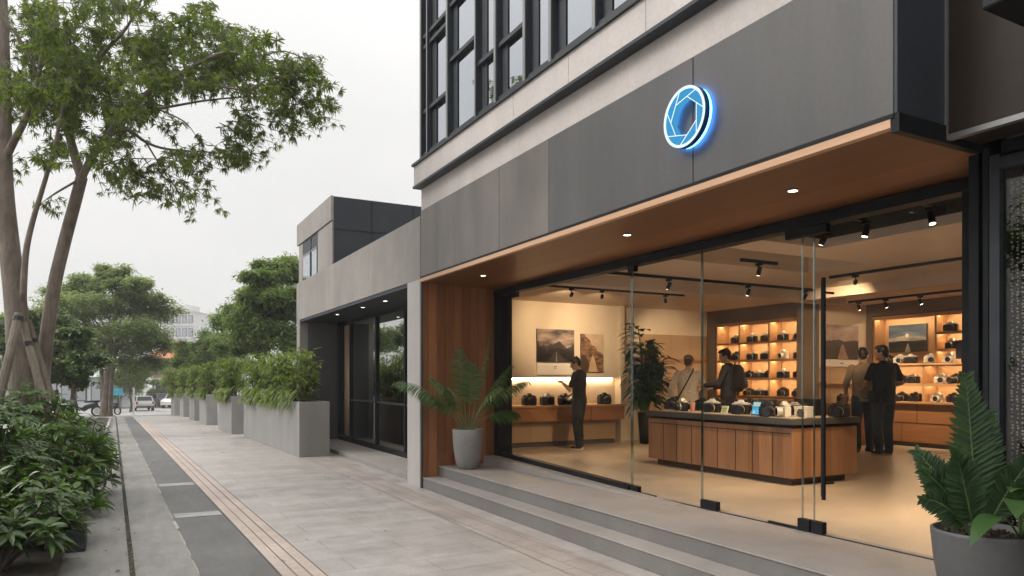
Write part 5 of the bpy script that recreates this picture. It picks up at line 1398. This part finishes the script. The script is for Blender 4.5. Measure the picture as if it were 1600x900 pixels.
# ------------------------------------------------------------------ foreground shrubs
def shrub(label, x, y, r_, h, lm, seed, leafL, leafW, nros, group, per=(9,13), broad=False):
    rp = random.Random(seed); t_ = thing('shrub', label, 'shrub', (x,y,.03), group)
    ml, ms = MB(), MB()
    for i in range(nros):
        a = rp.uniform(0,6.3); el = math.asin(rp.uniform(0.02,1)); q = rp.uniform(.62,1.04) if rp.random() < .8 else rp.uniform(.3,.6)
        out = Vector((math.cos(a)*math.cos(el), math.sin(a)*math.cos(el), math.sin(el)))
        c = Vector((x+out.x*r_*q, y+out.y*r_*q, .1+out.z*(h-.15)*q + rp.uniform(0,.2)))
        ax = (out*.7+Vector((0,0,.8))+Vector((rp.gauss(0,.25),rp.gauss(0,.25),0))).normalized()
        ms.tube([Vector((x+out.x*.1,y+out.y*.1,.03)), Vector((x,y,.03)).lerp(c,.6)+Vector((0,0,.08)), c],[.012,.008,.005],5,cap=False)
        u = ax.orthogonal().normalized(); w = ax.cross(u); ph = rp.uniform(0,6.3)
        n_ = rp.randint(*per)
        for k in range(n_):
            aa = ph+k*2.4; lift = rp.uniform(.05,.95); dv = u*math.cos(aa)+w*math.sin(aa)+ax*lift
            s_ = leafL*rp.uniform(.65,1.2)
            leafblade(ml, c+ax*rp.uniform(-.06,.02), dv, ax, s_, leafW*s_/leafL*rp.uniform(.85,1.15), rp.uniform(.15,.6), 4, .35)
            if broad:                            # side lobes
                for s2 in (-1,1):
                    sd = dv.cross(ax).normalized()*s2
                    for f_ in (.3,.5,.7): leafblade(ml, c+dv.normalized()*s_*f_-Vector((0,0,.3*s_*f_*f_)), (sd*.8+dv.normalized()*.8), ax, s_*.42, leafW*.5, .4, 3, .2)
    ms.build('stem', K['bark_d'], t_); ml.build('foliage', lm, t_, smooth=False)
gs = 'glossy shrubs in the left planting bed'
SH = [('low glossy shrub with small leaves at the bottom left corner',-.98,7.15,.62,.72,'shrub',1,.17,.055,70,False),
      ('glossy shrub overhanging the black kerb block',-.72,8.1,.5,.78,'shrub2',2,.16,.05,62,False),
      ('large lobed leaf shrub in the middle of the left bed',-1.25,8.7,.75,1.22,'shrub',3,.26,.07,62,True),
      ('tall bright shrub leaning over the walkway',-.72,9.9,.62,1.18,'shrub2',4,.2,.055,90,False),
      ('dark shrub at the left edge behind the lobed shrub',-1.9,9.6,.8,1.35,'shrub',5,.22,.065,70,False),
      ('upright lobed leaf shrub under the timber stakes',-1.05,11.2,.7,1.38,'shrub2',6,.3,.075,50,True),
      ('small shrub spreading onto the walkway beside the drain',-.55,11.6,.5,.95,'shrub',7,.18,.05,60,False),
      ('far shrub in the bed below the bushy tree',-.95,13.6,.75,1.15,'shrub',8,.2,.06,60,False),
      ('last low shrub of the left bed towards the umbrella tree',-1.0,16.2,.75,.95,'shrub',9,.2,.06,50,False),
      ('shrub filling the left edge below the big trunk',-2.0,12.0,.9,1.3,'shrub',10,.22,.065,60,False)]
for lab,x,y,r_,h,lm,sd,L_,w_,n_,br in SH: shrub(lab,x,y,r_,h,K[lm],sd,L_,w_,n_,gs,broad=br,per=(6,8) if br else (9,13))
tag(box('kerb_block', plain('black_kerb', (.03,.031,.033), .6, 0, .3, 8, .3), -.62, 7.72, .004, -.32, 8.08, .21, bevel=.012), 'low black kerb block at the edge of the shrub bed', 'kerb block')
kb = tag(box('bed_kerb', K['conc_planter'], -.53, 8.36, .0, -.45, 33, .09, bevel=.01), 'low grey kerb along the shrub bed behind the black block', 'kerb')

# ------------------------------------------------------------------ far street: cars, buildings, sign
def car(label, px, d, dirang, paint, kind, k=1., group='cars parked down the street'):
    x, y = GP(px, d); z = gz(y)
    t_ = thing('parked_car', label, 'car', (0,0,0), group)
    L, w = 4.2, .86; top = 1.45 if kind == 'hatch' else 1.7
    # body side profile along local +Y (front), lofted across width
    prof = [(-2.05,.35),(-2.1,.75),(-2.0,.98),(1.0,1.0),(1.75,.86),(2.1,.7),(2.12,.35)] 
    m = MB(); secs = [(-w,.0),(-w*.97,.06),(w*.97,.06),(w,.0)]
    def loftp(prof_, ws, m):
        b = len(m.v); n_ = len(prof_)
        for xs_, ins in ws:
            cy0 = sum(p[0] for p in prof_)/n_; cz0 = sum(p[1] for p in prof_)/n_
            for (yy_,zz) in prof_: m.v.append((xs_, cy0+(yy_-cy0)*(1-ins), cz0+(zz-cz0)*(1-ins)))
        for i in range(len(ws)-1):
            for k_ in range(n_):
                j = (k_+1)%n_; m.f.append((b+i*n_+k_, b+i*n_+j, b+(i+1)*n_+j, b+(i+1)*n_+k_)); m.m.append(0)
        m.f.append(tuple(b+k_ for k_ in range(n_))); m.m.append(0); m.f.append(tuple(b+(len(ws)-1)*n_+k_ for k_ in reversed(range(n_)))); m.m.append(0)
    loftp(prof, [(-w,.06),(-w*.93,0),(w*.93,0),(w,.06)], m); m.build('body', paint, t_, bevel=.03)
    cab = [(-1.95,.99),(-1.6,top-.04),(-1.2,top),(.1,top),(.95,1.0)]
    m = MB(); loftp(cab, [(-w*.86,.1),(-w*.72,0),(w*.72,0),(w*.86,.1)], m); c_ = m.build('cabin', K['cam_blk'], t_, bevel=.03)
    m = MB(); m.box(-w*.72,-1.62,top-.02,w*.72,.1,top+.015)
    for s_ in (-1,1):
        for ya,za,yb,zb in ((-1.95,.99,-1.6,top),(.95,1.,.1,top),(-.5,.99,-.5,top)): m.tube([(s_*w*.83,ya,za),(s_*w*.74,yb,zb)], .04, 6)
    m.box(-w*.8,-2.0,.95,w*.8,-1.93,1.03); m.build('roof', paint, t_, bevel=.01)
    for sx in (-1,1):
        for yy_ in (-1.3,1.3):
            m = MB(); m.lathe([(.0005,-.1),(.31,-.1),(.33,-.07),(.33,.07),(.31,.1),(.0005,.1)], (sx*(w-.09),yy_,.33), 20, axis='x'); q = m.build('wheel', K['cam_blk'], t_)
            m = MB(); m.lathe([(.0005,sx*.102),(.2,sx*.102),(.2,sx*.106),(.0005,sx*.108)], (sx*(w-.09),yy_,.33), 16, axis='x'); m.build('rim', K['cam_sil'], q)
        m = MB(); m.box(sx*.72-.09,-2.11,.72,sx*.72+.09,-2.02,.95); m.build('taillight', plain('red_lens',(.35,.03,.02),.3), t_)
        m = MB(); m.box(sx*.62-.13,2.03,.62,sx*.62+.13,2.12,.74); m.build('headlight', K['cam_sil'], t_)
    m = MB(); m.box(-.8,-2.14,.36,.8,-2.04,.52); m.build('bumper', K['slab'], t_)
    t_.location = (x,y,z); t_.rotation_euler = (0,0,dirang); t_.scale = (k,)*3
wp = plain('white_car_paint', (.62,.62,.61), .25, 0, .03, 3)
car('white hatchback seen from behind on the road near the umbrella tree', 222, 66, R(6), wp, 'hatch', .92)
car('white van-like car parked at the right end of the street', 274, 76, R(160), wp, 'suv', 1.0)
car('dark car parked under the far trees on the left', 196, 88, R(25), plain('dark_car_paint',(.03,.032,.036),.3), 'hatch')
car('grey car parked beyond the white hatchback', 245, 78, R(20), plain('grey_car_paint',(.12,.12,.13),.3), 'hatch')
# motorbikes
def bike(label, px, d, ang, col):
    x, y = GP(px,d); t_ = thing('motorbike', label, 'motorbike', (0,0,0), 'motorbikes parked by the trees')
    for yy_ in (-.6,.6):
        m = MB(); 
        ringp = [(0,yy_+.25*math.cos(a),.28+.25*math.sin(a)) for a in [2*math.pi*i/18 for i in range(19)]]
        m.tube(ringp, .05, 8); q = m.build('wheel', K['cam_blk'], t_)
        m = MB(); m.lathe([(.0005,-.03),(.16,-.03),(.16,.03),(.0005,.03)], (0,yy_,.28), 14, axis='x'); m.build('rim', K['cam_sil'], q)
    m = MB(); m.limb((0,-.55,.62),(0,-.05,.5),.13,.12); m.limb((0,-.05,.4),(0,.35,.42),.1,.08); m.limb((0,.35,.42),(0,.48,.92),.1,.09); remesh(m,'body',col,t_,.03,2)
    m = MB(); m.loft([(0,-.35,.74,.12,.36),(0,-.35,.82,.13,.38),(0,-.35,.85,.1,.33)],16); m.build('seat', K['cam_blk'], t_)
    m = MB(); m.tube([(-.33,.38,1.02),(0,.46,.98),(.33,.38,1.02)],.02,6); [m.tube([(s_*.22,.42,1.0),(s_*.26,.44,1.16)],.008,5) or m.ball((s_*.27,.44,1.2),.06,.015,.04,8) for s_ in (-1,1)]; m.build('handlebar', K['cam_blk'], t_)
    m = MB(); m.ball((0,.56,.88),.08,.05,.08,10); m.build('headlight', K['cam_sil'], t_)
    t_.location = (x,y,gz(y)); t_.rotation_euler = (0,0,ang)
bike('dark motorbike parked left of the umbrella tree trunks', 132, 38, R(75), K['clad_dark'])
bike('grey motorbike parked beside the blue board', 172, 50, R(50), K['gunmetal'])
sb_ = thing('street_board', 'blue printed board standing behind the umbrella tree trunks', 'sign', (0,0,0))
x, y = GP(178, 70); z = gz(y)
m = MB(); m.box(-.75,-.03,2.0,.75,.03,3.0) ; m.build('board', plain('board_frame',(.2,.3,.4),.5), sb_)
m = MB(); m.face([(-.72,-.034,2.03),(.72,-.034,2.03),(.72,-.034,2.97),(-.72,-.034,2.97)],0); m.face([(-.72,-.036,2.03),(.72,-.036,2.03),(.72,-.036,2.3),(.0,-.036,2.42),(-.72,-.036,2.2)],1); m.ball((.25,-.04,2.62),.2,.004,.16,12,mi=2); m.build('print', [plain('board_blue',(.05,.25,.5),.4), plain('board_teal',(.03,.35,.42),.4), plain('board_green',(.12,.4,.3),.4)], sb_)
m = MB(); m.tube([(-.6,0,0),(-.6,0,2.0)],.04,6); m.tube([(.6,0,0),(.6,0,2.0)],.04,6); m.build('post', K['gunmetal'], sb_)
sb_.location = (x,y,z-.6)
# pale low building on the left, red roofed house, white tower block
def house(name, label, px0, px1, d, ztop, wallm, floors, bays, zbase=-2., depth=12., roof=None, roofz=0.):
    a = GP(px0,d); b = GP(px1,d); w = math.hypot(b[0]-a[0],b[1]-a[1])
    t_ = thing(name, label, 'building', (0,0,0))
    m = MB(); m.box(0,0,zbase,w,depth,ztop); m.build('wall', wallm, t_)
    fh = (ztop-zbase-.6)/floors
    for i in range(floors):
        for j in range(bays):
            x0 = w*(j+.14)/bays; x1 = w*(j+.86)/bays; z0 = zbase+.6+fh*i+fh*.22; z1 = zbase+.6+fh*(i+.82)
            o = box('window', K['gunmetal'], x0, -.06, z0, x1, -.002, z1, t_)
            box('pane', K['glass_sky'], x0+.1, -.075, z0+.1, x1-.1, -.062, z1-.1, o)
        box('floor_band', K['conc_pillar'], -.03, -.12, zbase+.6+fh*i-.1, w+.03, -.004, zbase+.6+fh*i+.12, t_)
    if roof is not None:
        m = MB(); o_ = .8
        m.v += [(-o_,-o_,ztop),(w+o_,-o_,ztop),(w+o_,depth+o_,ztop),(-o_,depth+o_,ztop),(w*.25,depth*.5,ztop+roofz),(w*.75,depth*.5,ztop+roofz)]
        for q in ((0,1,5,4),(1,2,5),(2,3,4,5),(3,0,4),(3,2,1,0)): m.f.append(q); m.m.append(0)
        m.build('roof', roof, t_)
    else:
        box('parapet', K['conc_pillar'], -.1, -.1, ztop, w+.1, depth, ztop+.5, t_)
        box('plant_room', wallm, w*.3, depth*.3, ztop+.5, w*.7, depth*.7, ztop+2.2, t_)
    t_.location = (a[0],a[1],0); t_.rotation_euler = (0,0,-TH)
    return t_
K['far_w'] = plain('white_render', (.60,.60,.60), .8, 0, .06, .5)
K['brick'] = pavers('red_brick_wall', ((.30,.13,.09),(.25,.11,.08)), .5, .15, (.3,.25,.22), .02)
K['tile'] = plain('orange_roof_tile', (.50,.13,.055), .7, 0, .2, 2, .3)
house('apartment_tower', 'white apartment tower with window bands in the far distance', 254, 303, 170, 17.2, K['far_w'], 6, 5)
house('apartment_tower', 'pale grey distant block right of the white tower', 303, 350, 210, 13.0, plain('grey_render',(.45,.48,.52),.8), 4, 5)
house('brick_house', 'red brick house with an orange tiled roof at the street end', 238, 268, 105, 4.6, K['brick'], 2, 3, roof=K['tile'], roofz=2.8, depth=9)
house('low_house', 'pale low house seen between the left trees', 70, 162, 74, 1.8, plain('pale_wall',(.55,.58,.58),.8), 1, 4, depth=8, roof=plain('grey_roof',(.4,.42,.43),.7), roofz=1.2)
house('low_house', 'beige house at the left edge behind the street trees', -60, 66, 95, 3.5, K['conc_pillar'], 2, 6, depth=8)
tag(MB().tube([W(209,648,55), W(209,606,55)], .07, 8).build('roadside_post', K['conc_pillar']), 'pale short post standing beside the white hatchback', 'post')

# ------------------------------------------------------------------ thin humid air
hz = box('haze', None, -205, -65, -2.8, 205, 305, 26); hz['kind'] = 'stuff'
t = NT('thin_haze'); pv = t.n('VolumePrincipled'); pv.inputs['Color'].default_value = (.93,.95,.97,1); pv.inputs['Density'].default_value = .0012; pv.inputs['Anisotropy'].default_value = .2
t.l(pv.outputs[0], t.out.inputs['Volume']); hz.data.materials.clear(); hz.data.materials.append(t.m)
# ------------------------------------------------------------------ light, sky, camera
SUN_EL, SUN_AZ = R(38), R(-62)      # azimuth measured from +Y towards +X: the light comes from ahead on the left
w = bpy.data.worlds.new('World'); S.world = w; w.use_nodes = True
nt = w.node_tree; nt.nodes.clear()
out = nt.nodes.new('ShaderNodeOutputWorld'); bg = nt.nodes.new('ShaderNodeBackground'); bg.inputs['Strength'].default_value = .1
sky = nt.nodes.new('ShaderNodeTexSky'); sky.sky_type = 'NISHITA'; sky.sun_disc = False; sky.sun_elevation = SUN_EL; sky.sun_rotation = SUN_AZ
sky.air_density = 1.5; sky.dust_density = 4.; sky.ozone_density = 1.
hs = nt.nodes.new('ShaderNodeHueSaturation'); hs.inputs['Saturation'].default_value = .12
nt.links.new(sky.outputs[0], hs.inputs['Color'])
tc = nt.nodes.new('ShaderNodeTexCoord'); mp = nt.nodes.new('ShaderNodeMapping'); mp.inputs['Scale'].default_value = (1,1,2.5)
nt.links.new(tc.outputs['Generated'], mp.inputs['Vector'])
no = nt.nodes.new('ShaderNodeTexNoise'); no.inputs['Scale'].default_value = 1.6; no.inputs['Detail'].default_value = 5; nt.links.new(mp.outputs[0], no.inputs['Vector'])
cr = nt.nodes.new('ShaderNodeValToRGB'); e = cr.color_ramp.elements; e[0].position = .3; e[0].color = (7.5,7.45,7.4,1); e[1].position = .7; e[1].color = (8.7,8.6,8.45,1)
nt.links.new(no.outputs['Fac'], cr.inputs['Fac'])
mx = nt.nodes.new('ShaderNodeMix'); mx.data_type = 'RGBA'; mx.inputs[0].default_value = .88
nt.links.new(hs.outputs[0], mx.inputs[6]); nt.links.new(cr.outputs[0], mx.inputs[7])
# an overcast dome is brighter overhead than at the horizon
sx = nt.nodes.new('ShaderNodeSeparateXYZ'); nt.links.new(tc.outputs['Generated'], sx.inputs[0])
mr_ = nt.nodes.new('ShaderNodeMapRange'); mr_.inputs['From Min'].default_value = .0; mr_.inputs['From Max'].default_value = 1.; mr_.inputs['To Min'].default_value = .98; mr_.inputs['To Max'].default_value = 4.0
pw = nt.nodes.new('ShaderNodeMath'); pw.operation = 'POWER'; pw.inputs[1].default_value = 3.2; pw.use_clamp = True
nt.links.new(sx.outputs[2], pw.inputs[0]); nt.links.new(pw.outputs[0], mr_.inputs['Value'])
vm = nt.nodes.new('ShaderNodeVectorMath'); vm.operation = 'SCALE'; nt.links.new(mx.outputs[2], vm.inputs[0]); nt.links.new(mr_.outputs[0], vm.inputs['Scale'])
nt.links.new(vm.outputs[0], bg.inputs['Color']); nt.links.new(bg.outputs[0], out.inputs['Surface'])
sl = bpy.data.lights.new('sun', 'SUN'); sl.energy = 1.5; sl.angle = R(25); sl.color = (1,.95,.88)
so = bpy.data.objects.new('sun', sl); COL.objects.link(so)
sd = Vector((math.sin(SUN_AZ)*math.cos(SUN_EL), math.cos(SUN_AZ)*math.cos(SUN_EL), math.sin(SUN_EL)))
so.rotation_euler = (-sd).to_track_quat('-Z','Y').to_euler(); so.location = (-5,10,20)

cd = bpy.data.cameras.new('camera'); co = bpy.data.objects.new('camera', cd); COL.objects.link(co)
co.location = (0,0,H); co.rotation_euler = (R(90),0,-TH)
cd.sensor_width = 36; cd.lens = 36*F/1600; cd.shift_y = (HY-450)/1600; cd.clip_end = 1500; cd.clip_start = .05
S.camera = co
S.view_settings.view_transform = 'Standard'; S.view_settings.look = 'None'; S.view_settings.exposure = .15; S.view_settings.gamma = 1
S.render.engine = 'CYCLES'
cy2 = S.cycles; cy2.use_denoising = True
try: cy2.denoiser = 'OPENIMAGEDENOISE'; cy2.denoising_input_passes = 'RGB_ALBEDO_NORMAL'; cy2.denoising_prefilter = 'ACCURATE'
except Exception: pass
cy2.max_bounces = 8; cy2.diffuse_bounces = 4; cy2.glossy_bounces = 4; cy2.transparent_max_bounces = 24; cy2.transmission_bounces = 4
cy2.sample_clamp_indirect = 4; cy2.caustics_reflective = False; cy2.caustics_refractive = False; cy2.use_adaptive_sampling = True; cy2.adaptive_threshold = .03; cy2.volume_bounces = 0
# camera stand-ins never placed are removed
for k_, (p, _) in PROTO.items():
    if k_ not in USED:
        for ch in list(p.children_recursive): bpy.data.objects.remove(ch)
        bpy.data.objects.remove(p)
